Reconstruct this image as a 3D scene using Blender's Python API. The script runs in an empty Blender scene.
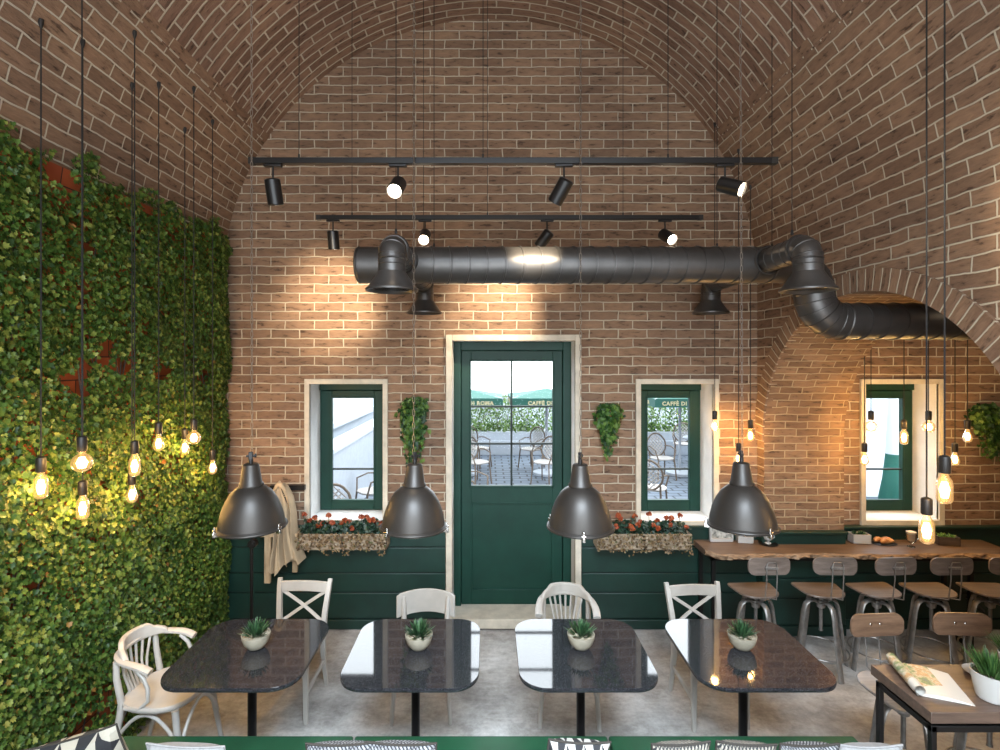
LIGHT_FRONT = 42; LIGHT_FILL = 10; LIGHT_HIGH = 135; EXPOSURE = 0.25
import bpy, bmesh, math, random
import numpy as np
from mathutils import Vector, Matrix, Euler
random.seed(7); rng = np.random.default_rng(7)
PI = math.pi
scene = bpy.context.scene
COL = scene.collection

# ------------------------------------------------------------------ metric frame
F, CX, CY, H = 520.0, 488.0, 360.0, 2.5      # focal length in px, vanishing point, eye height (m)
D = 4.85                                     # back wall distance
def P(u, v, d): return Vector(((u-CX)*d/F, d, H+(CY-v)*d/F))
def X(u, d=D): return (u-CX)*d/F
def Z(v, d=D): return H+(CY-v)*d/F
XC, R, ZS = 0.0187, 2.492, 3.19              # vault axis, radius, springing
XL, XR = XC-R, XC+R
Y0 = -1.5
ACY, AR, AZ = 3.53, 1.20, 1.76               # side arch centre, radius, springing
TH = 0.727                                   # thickness of the right wall
def vault_z(x): return ZS+math.sqrt(max(0, R*R-(x-XC)**2))
def hit_vault(u, v):
    a, b = (u-CX)/F, (CY-v)/F
    A = a*a+b*b; B = -2*a*XC+2*b*(H-ZS); C = XC*XC+(H-ZS)**2-R*R
    d = (-B+math.sqrt(B*B-4*A*C))/(2*A)
    return P(u, v, d)

# ------------------------------------------------------------------ node materials
def s2l(c):
    return tuple((x/12.92 if x <= .04045 else ((x+.055)/1.055)**2.4) for x in [k/255 for k in c])
class NT:
    def __init__(s, name):
        s.m = bpy.data.materials.new(name); s.m.use_nodes = True
        s.t = s.m.node_tree; s.b = s.t.nodes['Principled BSDF']; s.out = s.t.nodes['Material Output']
    def n(s, typ, props=None, **ins):
        nd = s.t.nodes.new('ShaderNode'+typ)
        for k, v in (props or {}).items(): setattr(nd, k, v)
        for k, v in ins.items(): s.set(nd, k, v)
        return nd
    def set(s, nd, k, v):
        key = int(k[1:]) if (k[0] == 'i' and k[1:].isdigit()) else k.replace('_', ' ')
        sock = nd.inputs[key]
        if isinstance(v, bpy.types.NodeSocket): s.t.links.new(v, sock)
        elif isinstance(v, tuple) and sock.type == 'RGBA' and len(v) == 3: sock.default_value = (*v, 1)
        else: sock.default_value = v
    def p(s, **ins):
        for k, v in ins.items(): s.set(s.b, k, v)
        return s
    def math(s, op, a, b=0.0, c=0.0):
        return s.n('Math', {'operation': op}, i0=a, i1=b, i2=c).outputs[0]
    def mix(s, f, a, b, blend='MIX'):
        nd = s.n('Mix', {'data_type': 'RGBA', 'blend_type': blend})
        s.set(nd, 'i0', f); s.set(nd, 'i6', a); s.set(nd, 'i7', b)
        return nd.outputs[2]
    def ramp(s, f, stops):
        nd = s.n('ValToRGB', Fac=f); el = nd.color_ramp.elements
        while len(el) < len(stops): el.new(.5)
        for e, (p, c) in zip(el, stops): e.position = p; e.color = (*c, 1) if len(c) == 3 else c
        return nd.outputs[0]
    def noise(s, scale, detail=4, rough=.55, vec=None, out='Fac'):
        nd = s.n('TexNoise', Scale=scale, Detail=detail, Roughness=rough)
        if vec is not None: s.set(nd, 'Vector', vec)
        return nd.outputs[out]
    def obj(s): return s.n('TexCoord').outputs['Object']
    def uv(s): return s.n('UVMap').outputs[0]
    def scalev(s, vec, sc):
        return s.n('Mapping', Vector=vec, Scale=sc).outputs[0]
    def bump(s, h, strength=.3, dist=.01):
        s.set(s.b, 'Normal', s.n('Bump', Strength=strength, Distance=dist, Height=h).outputs[0])

def pbr(name, col, rough=.5, metal=0., var=.0, nscale=12, bump=0., bdist=.004, spec=.5, **kw):
    t = NT(name); t.p(Roughness=rough, Metallic=metal, Specular_IOR_Level=spec, **kw)
    o = t.obj()
    if var > 0:
        f = t.noise(nscale, 5, .6, o)
        dk = tuple(c*(1-var) for c in col); lt = tuple(min(1, c*(1+var)) for c in col)
        t.p(Base_Color=t.ramp(f, [(.3, dk), (.7, lt)]))
    else: t.p(Base_Color=col)
    if bump > 0: t.bump(t.noise(nscale*4, 4, .6, o), bump, bdist)
    return t.m
def emis(name, col, strength):
    t = NT(name); t.p(Base_Color=(0, 0, 0), Emission_Color=col, Emission_Strength=strength); return t.m

def brick(name, bw=.27, rh=.0844, c1=(.258, .160, .103), c2=(.162, .099, .065), mo=(.47, .41, .32), tint=1.0, ms=.0062, off=.5):
    t = NT(name)
    uv = t.uv()
    wob = t.noise(7., 3, .5, uv, 'Color')
    d1 = t.n('VectorMath', {'operation': 'SUBTRACT'}, i0=wob, i1=(.5, .5, .5)).outputs[0]
    d2 = t.n('VectorMath', {'operation': 'SCALE'}, i0=d1); d2.inputs['Scale'].default_value = .022
    v = t.n('VectorMath', {'operation': 'ADD'}, i0=uv, i1=d2.outputs[0]).outputs[0]
    b = t.n('TexBrick', {'offset': off, 'offset_frequency': 2}, Vector=v, Color1=c1, Color2=c2, Mortar=mo, Scale=1.0,
            Mortar_Size=ms, Mortar_Smooth=.35, Bias=-.1, Brick_Width=bw, Row_Height=rh)
    # wrinkled hand-made faces
    wr = t.noise(1., 6, .65, t.n('Mapping', Vector=uv, Scale=(9, 30, 1), Rotation=(0, 0, .3)).outputs[0])
    wr2 = t.noise(1., 4, .6, t.scalev(uv, (9, 26, 1)))
    big = t.noise(1.3, 3, .5, uv)
    dark = t.ramp(wr, [(.34, (.20, .18, .17)), (.43, (.86, .86, .86)), (.70, (1.22, 1.19, 1.16))])
    c = t.mix(1., b.outputs['Color'], t.ramp(big, [(.3, (.82, .80, .80)), (.7, (1.12, 1.1, 1.06))]), 'MULTIPLY')
    fac = t.math('SUBTRACT', 1.0, b.outputs['Fac'])
    c = t.mix(t.math('MULTIPLY', fac, .85), c, t.mix(1., c, dark, 'MULTIPLY'))
    if tint != 1.0: c = t.mix(1., c, (tint, tint, tint), 'MULTIPLY')
    t.p(Base_Color=c, Roughness=.88, Specular_IOR_Level=.25)
    h = t.math('ADD', t.math('MULTIPLY', fac, 1.0), t.math('MULTIPLY', t.math('MULTIPLY', fac, wr), .9))
    h = t.math('ADD', h, t.math('MULTIPLY', wr2, .35))
    t.bump(h, .9, .016)
    return t.m

M = {}
M['brick'] = brick('brick_wall')
M['brick_vault'] = brick('brick_vault', rh=.092, bw=.30, ms=.0085, c1=(.255, .155, .106), c2=(.165, .099, .068))
M['brick_ring'] = brick('brick_ring', bw=.40, rh=.072, ms=.006, off=0.)
M['brick_jamb'] = brick('brick_jamb', bw=.20, rh=.067, ms=.0055, c1=(.27, .165, .10), c2=(.17, .10, .06), mo=(.40, .31, .20))
t = NT('terracotta_base'); uv = t.uv()
b = t.n('TexBrick', {'offset': .5}, Vector=uv, Color1=(.42, .085, .02), Color2=(.30, .055, .015), Mortar=(.06, .015, .008), Scale=1., Mortar_Size=.004, Brick_Width=.27, Row_Height=.14)
t.p(Base_Color=b.outputs[0], Roughness=.8); M['terracotta'] = t.m
# concrete floor
t = NT('concrete'); o = t.obj()
n1 = t.noise(1.1, 7, .62, o); n2 = t.noise(1., 8, .7, t.scalev(o, (7, 15, 4))); n3 = t.noise(30, 5, .7, o)
c = t.ramp(n1, [(.30, (.20, .18, .165)), (.48, (.40, .375, .35)), (.68, (.60, .585, .565))])
c = t.mix(.5, c, t.ramp(n2, [(.33, (.6, .58, .56)), (.58, (1.15, 1.15, 1.15))]), 'MULTIPLY')
n4 = t.noise(5, 8, .75, o); c = t.mix(.6, c, t.ramp(n4, [(.36, (.55, .54, .53)), (.5, (1., 1., 1.)), (.66, (1.2, 1.2, 1.22))]), 'MULTIPLY')
c = t.mix(.35, c, t.ramp(n3, [(.35, (.6, .6, .6)), (.65, (1.2, 1.2, 1.2))]), 'MULTIPLY')
t.p(Base_Color=c, Roughness=t.ramp(n2, [(.3, (.42, .42, .42)), (.7, (.7, .7, .7))]), Specular_IOR_Level=.4)
t.bump(n3, .12, .004); M['concrete'] = t.m
# greens
GR = (.006, .026, .019)
M['green_panel'] = pbr('green_painted_planks', GR, .42, var=.22, nscale=5, bump=.08)
M['green_door'] = pbr('green_painted_door', (.005, .033, .022), .5, var=.15, nscale=6, bump=.06, spec=.28)
M['green_dark'] = pbr('dark_green_gap', (.004, .012, .009), .6)
M['green_seat'] = pbr('green_upholstery', (.008, .058, .024), .55, var=.25, nscale=4, bump=.1)
M['stone'] = pbr('pale_stone', (.50, .44, .35), .7, var=.18, nscale=9, bump=.15)
M['plaster'] = pbr('white_plaster', (.75, .74, .72), .7, var=.08, nscale=6, bump=.08)
M['white_paint'] = pbr('white_painted_wood', (.46, .43, .39), .42, var=.08, nscale=8, bump=.04)
M['black_metal'] = pbr('black_metal', (.012, .011, .011), .38, .4, spec=.5)
M['duct'] = pbr('dark_duct_metal', (.078, .073, .070), .40, .7, var=.2, nscale=5)
M['lamp_metal'] = pbr('dark_bronze_metal', (.034, .029, .025), .42, .5, var=.15, nscale=7)
M['lamp_inside'] = pbr('lamp_inner', (.25, .23, .2), .5)
M['chrome'] = pbr('chrome', (.6, .58, .55), .2, 1.0)
M['steel'] = pbr('worn_steel', (.25, .235, .22), .40, .6, var=.25, nscale=16)
M['chain'] = pbr('chain_metal', (.30, .27, .24), .35, .9)
M['cord'] = pbr('black_fabric_cord', (.008, .007, .007), .8)
M['socket'] = pbr('black_socket', (.02, .017, .015), .45, .3)
M['porcelain'] = pbr('white_porcelain', (.42, .41, .39), .25)
M['pot_clay'] = pbr('beige_clay_pot', (.27, .24, .18), .7, var=.2, nscale=14, bump=.15)
M['soil'] = pbr('soil', (.05, .035, .022), .95, var=.5, nscale=60, bump=.8)
M['gravel'] = pbr('pale_gravel', (.42, .36, .26), .9, var=.5, nscale=120, bump=.8)
M['leather'] = pbr('tan_cloth', (.40, .30, .19), .85, var=.12, nscale=10, bump=.15)
M['cloth_dark'] = pbr('dark_lining', (.03, .025, .02), .9)
def wood(name, c1, c2, sc=(3, 40, 40), rough=.5, bump=.25):
    t = NT(name); o = t.obj()
    n = t.noise(1., 6, .65, t.scalev(o, sc)); n2 = t.noise(4, 4, .6, o)
    c = t.ramp(n, [(.3, c1), (.68, c2)])
    c = t.mix(.4, c, t.ramp(n2, [(.3, (.65, .65, .65)), (.7, (1.2, 1.2, 1.2))]), 'MULTIPLY')
    t.p(Base_Color=c, Roughness=rough); t.bump(n, bump, .004); return t.m
M['wood_counter'] = wood('live_edge_wood', (.075, .046, .031), (.18, .118, .080), rough=.42)
M['wood_edge'] = wood('bark_edge_wood', (.10, .055, .03), (.36, .235, .14), (9, 30, 30), .75, .8)
M['wood_ply'] = wood('brown_plywood', (.10, .056, .034), (.20, .118, .072), (4, 50, 50), .4)
M['wood_grey'] = wood('grey_brown_plywood', (.105, .082, .068), (.20, .155, .13), (4, 50, 50), .36)
M['wood_daylit'] = wood('daylit_grey_plywood', (.22, .205, .20), (.34, .32, .31), (4, 50, 50), .3)  # plywood colour lightened to paint in the daylight gloss on the seats
M['wood_table'] = wood('dark_table_wood', (.055, .035, .027), (.13, .085, .062), (4, 40, 40), .4)
M['wood_rack'] = wood('pale_rough_wood', (.25, .16, .085), (.48, .34, .20), (30, 30, 5), .7)
M['wicker'] = wood('weathered_wicker', (.16, .11, .07), (.46, .37, .26), (12, 12, 40), .8, .8)
M['wood_box'] = wood('dark_planter_wood', (.04, .026, .02), (.10, .068, .052), (8, 40, 40), .6)
# black speckled table top
t = NT('black_granite'); o = t.obj()
sp = t.n('TexVoronoi', Scale=420., Vector=o).outputs['Color']
sep = t.n('SeparateColor', Color=sp).outputs[0]
c = t.ramp(sep, [(.0, (.008, .008, .009)), (.55, (.016, .016, .018)), (.88, (.034, .034, .039)), (.98, (.085, .085, .092))])
t.p(Base_Color=c, Roughness=.045, IOR=1.7, Specular_IOR_Level=.5); M['granite'] = t.m
# glass
def glass(name, tint=(1, 1, 1), refl=.10, em=None):
    t = NT(name); nt = t.t; nt.nodes.remove(t.b)
    tr = t.n('BsdfTransparent', Color=tint); gl = t.n('BsdfGlossy', Color=(1, 1, 1), Roughness=.02)
    fr = t.n('LayerWeight', Blend=.25).outputs['Fresnel']
    f = t.math('MULTIPLY', fr, refl*5)
    mx = t.n('MixShader', i0=f, i1=tr.outputs[0], i2=gl.outputs[0]).outputs[0]
    if em:
        e = t.n('Emission', Color=em[0], Strength=em[1]).outputs[0]
        mx = t.n('AddShader', i0=mx, i1=e).outputs[0]
    nt.links.new(mx, t.out.inputs[0]); return t.m
M['pane'] = glass('window_glass', refl=.015)
M['bulb_glass'] = glass('bulb_glass', (1, .93, .80), .16, ((1, .55, .18), .38))
M['clear_glass'] = glass('clear_glass', (.93, .95, .95), .16)
M['filament'] = emis('hot_filament', (1, .60, .24), 60)
M['lens_on'] = emis('lit_spot_lens', (1, .80, .58), 45)
# leaves
def leafmat(name, stops, trans=.25, rough=.45):
    t = NT(name)
    r = t.n('NewGeometry').outputs['Random Per Island']
    c = t.ramp(r, stops)
    t.p(Base_Color=c, Roughness=rough, Specular_IOR_Level=.35)
    tl = t.n('BsdfTranslucent', Color=c)
    mx = t.n('MixShader', i0=trans, i1=t.b.outputs[0], i2=tl.outputs[0])
    t.t.links.new(mx.outputs[0], t.out.inputs[0]); return t.m
M['ivy'] = leafmat('ivy_leaves', [(0, (.013, .040, .007)), (.3, (.036, .086, .013)), (.6, (.080, .145, .023)), (.86, (.155, .215, .038)), (.985, (.26, .28, .06)), (1., (.24, .09, .02))])
M['basket_leaf'] = leafmat('hanging_plant_leaves', [(0, (.006, .028, .006)), (.45, (.026, .075, .014)), (.8, (.07, .15, .025)), (1, (.15, .24, .05))])
M['succulent'] = leafmat('succulent_leaves', [(0, (.012, .036, .014)), (.6, (.030, .078, .030)), (1, (.085, .16, .07))], .1)
M['succulent_light'] = leafmat('light_succulent', [(0, (.08, .2, .04)), (.6, (.2, .36, .08)), (1, (.42, .55, .16))], .2)
M['grass'] = leafmat('grass_blades', [(0, (.015, .05, .012)), (.6, (.04, .11, .025)), (1, (.10, .19, .05))], .2)
M['dry_leaf'] = leafmat('dry_trailing_leaves', [(0, (.06, .038, .018)), (.5, (.16, .10, .05)), (.8, (.27, .185, .095)), (1, (.07, .085, .03))], .2)
M['geranium_leaf'] = leafmat('dark_geranium_leaves', [(0, (.006, .02, .010)), (.6, (.018, .05, .028)), (1, (.07, .10, .08))], .1)
M['petal'] = leafmat('red_orange_petals', [(0, (.20, .03, .012)), (.6, (.36, .075, .025)), (1, (.46, .13, .05))], .25)
M['hedge'] = leafmat('pale_hedge_leaves', [(0, (.03, .075, .02)), (.4, (.10, .19, .04)), (1, (.24, .33, .11))], .45)

# ------------------------------------------------------------------ mesh building
class MB:
    def __init__(s): s.v = []; s.f = []; s.uv = {}; s.mi = []
    def _f(s, idx, uvs=None, mi=0):
        if uvs is not None: s.uv[len(s.f)] = uvs
        s.f.append(tuple(idx)); s.mi.append(mi)
    def poly(s, pts, uvs=None, mi=0):
        b = len(s.v); s.v += [tuple(p) for p in pts]; s._f(range(b, b+len(pts)), uvs, mi); return s
    def box(s, x0, x1, y0, y1, z0, z1, mat=None, mi=0):
        c = [(x0,y0,z0),(x1,y0,z0),(x1,y1,z0),(x0,y1,z0),(x0,y0,z1),(x1,y0,z1),(x1,y1,z1),(x0,y1,z1)]
        if mat is not None: c = [mat @ Vector(p) for p in c]
        b = len(s.v); s.v += [tuple(p) for p in c]
        for q in ((0,3,2,1),(4,5,6,7),(0,1,5,4),(1,2,6,5),(2,3,7,6),(3,0,4,7)): s._f([b+i for i in q], None, mi)
        return s
    def bar(s, a, b, w, h=None, up=(0, 0, 1), mi=0):
        a, b = Vector(a), Vector(b); h = h or w; d = (b-a); L = d.length; d.normalize()
        up = Vector(up)
        if abs(d.dot(up)) > .98: up = Vector((0, 1, 0))
        sx = d.cross(up).normalized(); uz = sx.cross(d).normalized()
        m = Matrix((sx, d, uz)).transposed().to_4x4(); m.translation = a
        return s.box(-w/2, w/2, 0, L, -h/2, h/2, m, mi)
    def tube(s, pts, r, seg=8, caps=True, closed=False, phase=0., sq=1.0, up0=None, mi=0):
        pts = [Vector(p) for p in pts]; n = len(pts)
        rr = r if isinstance(r, (list, tuple)) else [r]*n
        ts = []
        for i in range(n):
            a = pts[(i-1) % n] if (closed or i > 0) else pts[i]; b = pts[(i+1) % n] if (closed or i < n-1) else pts[i]
            ts.append((b-a).normalized())
        u = Vector(up0) if up0 else (Vector((1, 0, 0)) if abs(ts[0].x) < .9 else Vector((0, 0, 1)))
        base = len(s.v)
        for i in range(n):
            u = (u - ts[i]*u.dot(ts[i])).normalized(); w = ts[i].cross(u)
            for k in range(seg):
                a = 2*PI*k/seg+phase
                s.v.append(tuple(pts[i]+u*(math.cos(a)*rr[i])+w*(math.sin(a)*rr[i]*sq)))
        m = n if closed else n-1
        for i in range(m):
            for k in range(seg):
                i2 = (i+1) % n; k2 = (k+1) % seg
                s._f((base+i*seg+k, base+i*seg+k2, base+i2*seg+k2, base+i2*seg+k), None, mi)
        if caps and not closed:
            s._f([base+k for k in range(seg)][::-1], None, mi); s._f([base+(n-1)*seg+k for k in range(seg)], None, mi)
        return s
    def lathe(s, prof, c=(0, 0, 0), seg=24, mat=None, mi=0, cap0=False, cap1=False):
        base = len(s.v); c = Vector(c)
        for (r, z) in prof:
            for k in range(seg):
                a = 2*PI*k/seg; p = Vector((r*math.cos(a), r*math.sin(a), z))
                if mat is not None: p = mat @ p
                s.v.append(tuple(p+c))
        for i in range(len(prof)-1):
            for k in range(seg):
                k2 = (k+1) % seg
                s._f((base+i*seg+k, base+i*seg+k2, base+(i+1)*seg+k2, base+(i+1)*seg+k), None, mi)
        if cap0: s._f([base+k for k in range(seg)][::-1], None, mi)
        if cap1: s._f([base+(len(prof)-1)*seg+k for k in range(seg)], None, mi)
        return s
    def prism(s, poly, z0, z1, mat=None, inset=0.0, zf=None):
        n = len(poly); base = len(s.v)
        cx = sum(p[0] for p in poly)/n; cy = sum(p[1] for p in poly)/n
        for z, k in ((z0, 1-inset), (z0+(z1-z0)*.35, 1), (z1-(z1-z0)*.3, 1), (z1, 1-inset)):
            for p in poly:
                q = Vector((cx+(p[0]-cx)*k, cy+(p[1]-cy)*k, z))
                if zf: q.z += zf(q.x, q.y)
                s.v.append(tuple(mat @ q if mat is not None else q))
        for i in range(3):
            for k in range(n):
                k2 = (k+1) % n
                s._f((base+i*n+k, base+i*n+k2, base+(i+1)*n+k2, base+(i+1)*n+k))
        # caps as fans, so curved caps stay clean
        for zi, flip in ((0, True), (3, False)):
            ring = [base+zi*n+k for k in range(n)]
            cv = Vector((0, 0, 0))
            q = Vector((cx, cy, z0 if zi == 0 else z1))
            if zf: q.z += zf(cx, cy)
            s.v.append(tuple(mat @ q if mat is not None else q)); ci = len(s.v)-1
            for k in range(n):
                a, b = ring[k], ring[(k+1) % n]
                s._f((ci, b, a) if flip else (ci, a, b))
        return s
    def board(s, pts, th, z0s, z1s):
        """upright board following a plan curve; z0s / z1s per point"""
        n = len(pts); P2 = [Vector((p[0], p[1])) for p in pts]; base = len(s.v)
        for i in range(n):
            a, b = P2[max(i-1, 0)], P2[min(i+1, n-1)]; t = (b-a).normalized(); nn = Vector((-t.y, t.x))*th/2
            z0 = z0s[i] if isinstance(z0s, (list, tuple)) else z0s; z1 = z1s[i] if isinstance(z1s, (list, tuple)) else z1s
            for q, z in ((P2[i]+nn, z0), (P2[i]-nn, z0), (P2[i]-nn, z1), (P2[i]+nn, z1)): s.v.append((q.x, q.y, z))
        for i in range(n-1):
            for k in range(4):
                k2 = (k+1) % 4; s._f((base+i*4+k, base+i*4+k2, base+(i+1)*4+k2, base+(i+1)*4+k))
        s._f((base+3, base+2, base+1, base)); e = base+(n-1)*4; s._f((e, e+1, e+2, e+3)); return s
    def blade(s, base, d, L, w, curve=.2, n=4, up=(0, 0, 1), thick=0.):
        base = Vector(base); d = Vector(d).normalized(); side = d.cross(Vector(up))
        if side.length < 1e-3: side = Vector((1, 0, 0))
        side.normalize(); nn = side.cross(d).normalized(); b0 = len(s.v)
        for i in range(n+1):
            t = i/n; ww = w*(1-t**2.2)*(0.75+.5*math.sin(min(1, t*1.6)*PI/2))
            p = base+d*L*t-nn*(curve*L*t*t) if False else base+d*L*t+Vector((d.x, d.y, -abs(d.z)*.3))*(curve*L*t*t)
            if i < n:
                s.v += [tuple(p-side*ww/2), tuple(p-nn*(w*.22*(1-t)+thick)), tuple(p+side*ww/2)]
            else: s.v.append(tuple(p))
        for i in range(n-1):
            a = b0+i*3
            s._f((a, a+1, a+4, a+3)); s._f((a+1, a+2, a+5, a+4))
        a = b0+(n-1)*3; s._f((a, a+1, a+3)); s._f((a+1, a+2, a+3)); return s
    def build(s, name, mat, parent=None, smooth=40, bevel=0.0, bseg=2, subsurf=0):
        me = bpy.data.meshes.new(name); me.from_pydata(s.v, [], s.f)
        mats = mat if isinstance(mat, (list, tuple)) else [mat]
        for m in mats: me.materials.append(m)
        if len(mats) > 1: me.polygons.foreach_set('material_index', s.mi)
        if s.uv:
            ul = me.uv_layers.new(name='UVMap')
            for fi, uvs in s.uv.items():
                pl = me.polygons[fi]
                for li, q in zip(pl.loop_indices, uvs): ul.data[li].uv = q
        if smooth:
            me.polygons.foreach_set('use_smooth', [True]*len(me.polygons))
            me.set_sharp_from_angle(angle=math.radians(smooth))
        o = bpy.data.objects.new(name, me); COL.objects.link(o)
        if parent: o.parent = parent
        if bevel:
            b = o.modifiers.new('Bevel', 'BEVEL'); b.width = bevel; b.segments = bseg; b.limit_method = 'ANGLE'; b.angle_limit = math.radians(40)
        if subsurf:
            b = o.modifiers.new('Sub', 'SUBSURF'); b.levels = subsurf; b.render_levels = subsurf
        return o

def rrect(w, h, r, n=6, bulge=0.0):
    pts = []
    for cx, cy, a0 in ((w/2-r, h/2-r, 0), (-w/2+r, h/2-r, 90), (-w/2+r, -h/2+r, 180), (w/2-r, -h/2+r, 270)):
        for i in range(n+1):
            a = math.radians(a0+90*i/n); pts.append((cx+r*math.cos(a), cy+r*math.sin(a)))
    return pts
def superell(w, h, e=3, n=48, f=None):
    pts = []
    for i in range(n):
        a = 2*PI*i/n; c, s_ = math.cos(a), math.sin(a)
        x = math.copysign(abs(c)**(2/e), c)*w/2; y = math.copysign(abs(s_)**(2/e), s_)*h/2
        pts.append((x*(f(y) if f else 1), y))
    return pts

# objects, labels
def tag(o, label, cat, group=None, kind=None):
    o['label'] = label; o['category'] = cat
    if group: o['group'] = group
    if kind: o['kind'] = kind
    return o
def thing(name, label, cat, loc=(0, 0, 0), rotz=0., group=None, rot=None):
    o = bpy.data.objects.new(name, None); COL.objects.link(o); o.empty_display_size = .1
    o.location = loc; o.rotation_euler = rot if rot else (0, 0, rotz)
    return tag(o, label, cat, group)
def struct(o): o['kind'] = 'structure'; return o
KIDS = {}
def copy_tree(o, parent=None):
    c = o.copy(); COL.objects.link(c)
    if parent: c.parent = parent
    for ch in [k for k in ALL_CHILDREN(o)]: copy_tree(ch, c)
    return c
def ALL_CHILDREN(o): return list(o.children)
def dup(o, label, loc, rotz=0., group=None, rot=None):
    c = copy_tree(o); c.location = loc; c.rotation_euler = rot if rot else (0, 0, rotz); c['label'] = label
    if group: c['group'] = group
    return c

# leaf scattering (numpy)
IVY_T = np.array([(0,0),(.26,-.12),(.52,.12),(.34,.34),(.44,.66),(.17,.62),(0,1),(-.17,.62),(-.44,.66),(-.34,.34),(-.52,.12),(-.26,-.12)], float)
OVAL_T = np.array([(0,0),(.16,.12),(.27,.35),(.25,.6),(.12,.85),(.04,.95),(0,1),(-.04,.95),(-.12,.85),(-.25,.6),(-.27,.35),(-.16,.12)], float)
def leaf_obj(name, pos, nrm, tip, size, mat, parent=None, T=IVY_T, fold=.22):
    pos, nrm, tip = (np.asarray(a, float) for a in (pos, nrm, tip)); size = np.asarray(size, float)
    nrm = nrm/np.linalg.norm(nrm, axis=1, keepdims=True)
    tip = tip-nrm*(tip*nrm).sum(1, keepdims=True); tip /= np.linalg.norm(tip, axis=1, keepdims=True)+1e-9
    sd = np.cross(tip, nrm)
    tz = fold*np.abs(T[:, 0])-.25*T[:, 1]**2*.5
    V = pos[:, None, :]+size[:, None, None]*(T[None, :, 0:1]*sd[:, None, :]+T[None, :, 1:2]*tip[:, None, :]+tz[None, :, None]*nrm[:, None, :])
    n = len(pos); V = V.reshape(-1, 3)
    base = np.arange(n)[:, None]*12
    fa = base+np.array([0, 1, 2, 3, 4, 5, 6]); fb = base+np.array([0, 6, 7, 8, 9, 10, 11])
    loops = np.concatenate([fa, fb], 1).reshape(-1)
    me = bpy.data.meshes.new(name)
    me.vertices.add(len(V)); me.vertices.foreach_set('co', V.reshape(-1))
    me.loops.add(len(loops)); me.loops.foreach_set('vertex_index', loops.astype(np.int32))
    me.polygons.add(2*n); me.polygons.foreach_set('loop_start', (np.arange(2*n)*7).astype(np.int32))
    me.update(calc_edges=True); me.validate()
    me.materials.append(mat)
    o = bpy.data.objects.new(name, me); COL.objects.link(o)
    if parent: o.parent = parent
    return o
# ================================================================== ROOM SHELL
def uvq(mb, pts, uvs): mb.poly(pts, uvs)
def rect_frame(mb, x0, x1, z0, z1, w, y0, y1, wb=None):
    wb = w if wb is None else wb
    mb.box(x0, x0+w, y0, y1, z0, z1); mb.box(x1-w, x1, y0, y1, z0, z1)
    mb.box(x0+w, x1-w, y0, y1, z1-w, z1); mb.box(x0+w, x1-w, y0, y1, z0, z0+wb); return mb

W1 = (X(310), X(383), Z(519.5), Z(384)); W2 = (X(640.5), X(713), Z(520.5), Z(384)); W3 = (X(864.6), X(938), Z(520), Z(384))
DR = (X(452.3), X(574.6), .0, Z(341))
XEND = 6.6
# back wall with openings
mb = MB()
holes = [W1, W2, W3, DR]
xs = sorted({-2.8, XEND, *[h[0] for h in holes], *[h[1] for h in holes]}); zs = sorted({0., 5.85, *[h[2] for h in holes], *[h[3] for h in holes]})
for i in range(len(xs)-1):
    for j in range(len(zs)-1):
        cx, cz = (xs[i]+xs[i+1])/2, (zs[j]+zs[j+1])/2
        if any(h[0] < cx < h[1] and h[2] < cz < h[3] for h in holes): continue
        q = [(xs[i], zs[j]), (xs[i+1], zs[j]), (xs[i+1], zs[j+1]), (xs[i], zs[j+1])]
        uvq(mb, [(a, D, b) for a, b in q], q)
struct(mb.build('wall_back', M['brick'], smooth=0))
# left wall: vertical, then the lower part of the vault, courses run along y
ANG = math.radians(32.5)
def arc_strip(side, a0, a1, n, flip):
    mb = MB()
    for i in range(n):
        t0, t1 = a0+(a1-a0)*i/n, a0+(a1-a0)*(i+1)/n
        p0 = (XC+side*R*math.cos(t0), ZS+R*math.sin(t0)); p1 = (XC+side*R*math.cos(t1), ZS+R*math.sin(t1))
        q = [(Y0, ZS+R*t0), (D, ZS+R*t0), (D, ZS+R*t1), (Y0, ZS+R*t1)]
        uv = [(b, a) for a, b in q] if flip else q
        mb.poly([(p0[0], Y0, p0[1]), (p0[0], D, p0[1]), (p1[0], D, p1[1]), (p1[0], Y0, p1[1])], uv)
    return mb
mb = arc_strip(-1, 0, ANG, 14, False)
uvq(mb, [(XL, Y0, 0), (XL, D, 0), (XL, D, ZS), (XL, Y0, ZS)], [(Y0, 0), (D, 0), (D, ZS), (Y0, ZS)])
struct(mb.build('wall_left', M['brick'], smooth=60))
mb = arc_strip(1, ANG, PI-ANG, 60, True)
struct(mb.build('ceiling', M['brick_vault'], smooth=60))
# thin stretcher course between the wall and the vault bricks
for k, sd in enumerate((-1, 1)):
    mb = MB(); rr = R-.006
    for i in range(3):
        t0 = ANG+.004+i*.009; t1 = t0+.009
        p0 = (XC+sd*rr*math.cos(t0), ZS+rr*math.sin(t0)); p1 = (XC+sd*rr*math.cos(t1), ZS+rr*math.sin(t1))
        mb.poly([(p0[0], Y0, p0[1]), (p0[0], D, p0[1]), (p1[0], D, p1[1]), (p1[0], Y0, p1[1])],
                [(Y0, .006+i*.02), (D, .006+i*.02), (D, .026+i*.02), (Y0, .026+i*.02)])
    struct(mb.build('trim_%d' % (k+1), M['brick'], smooth=60))
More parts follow.
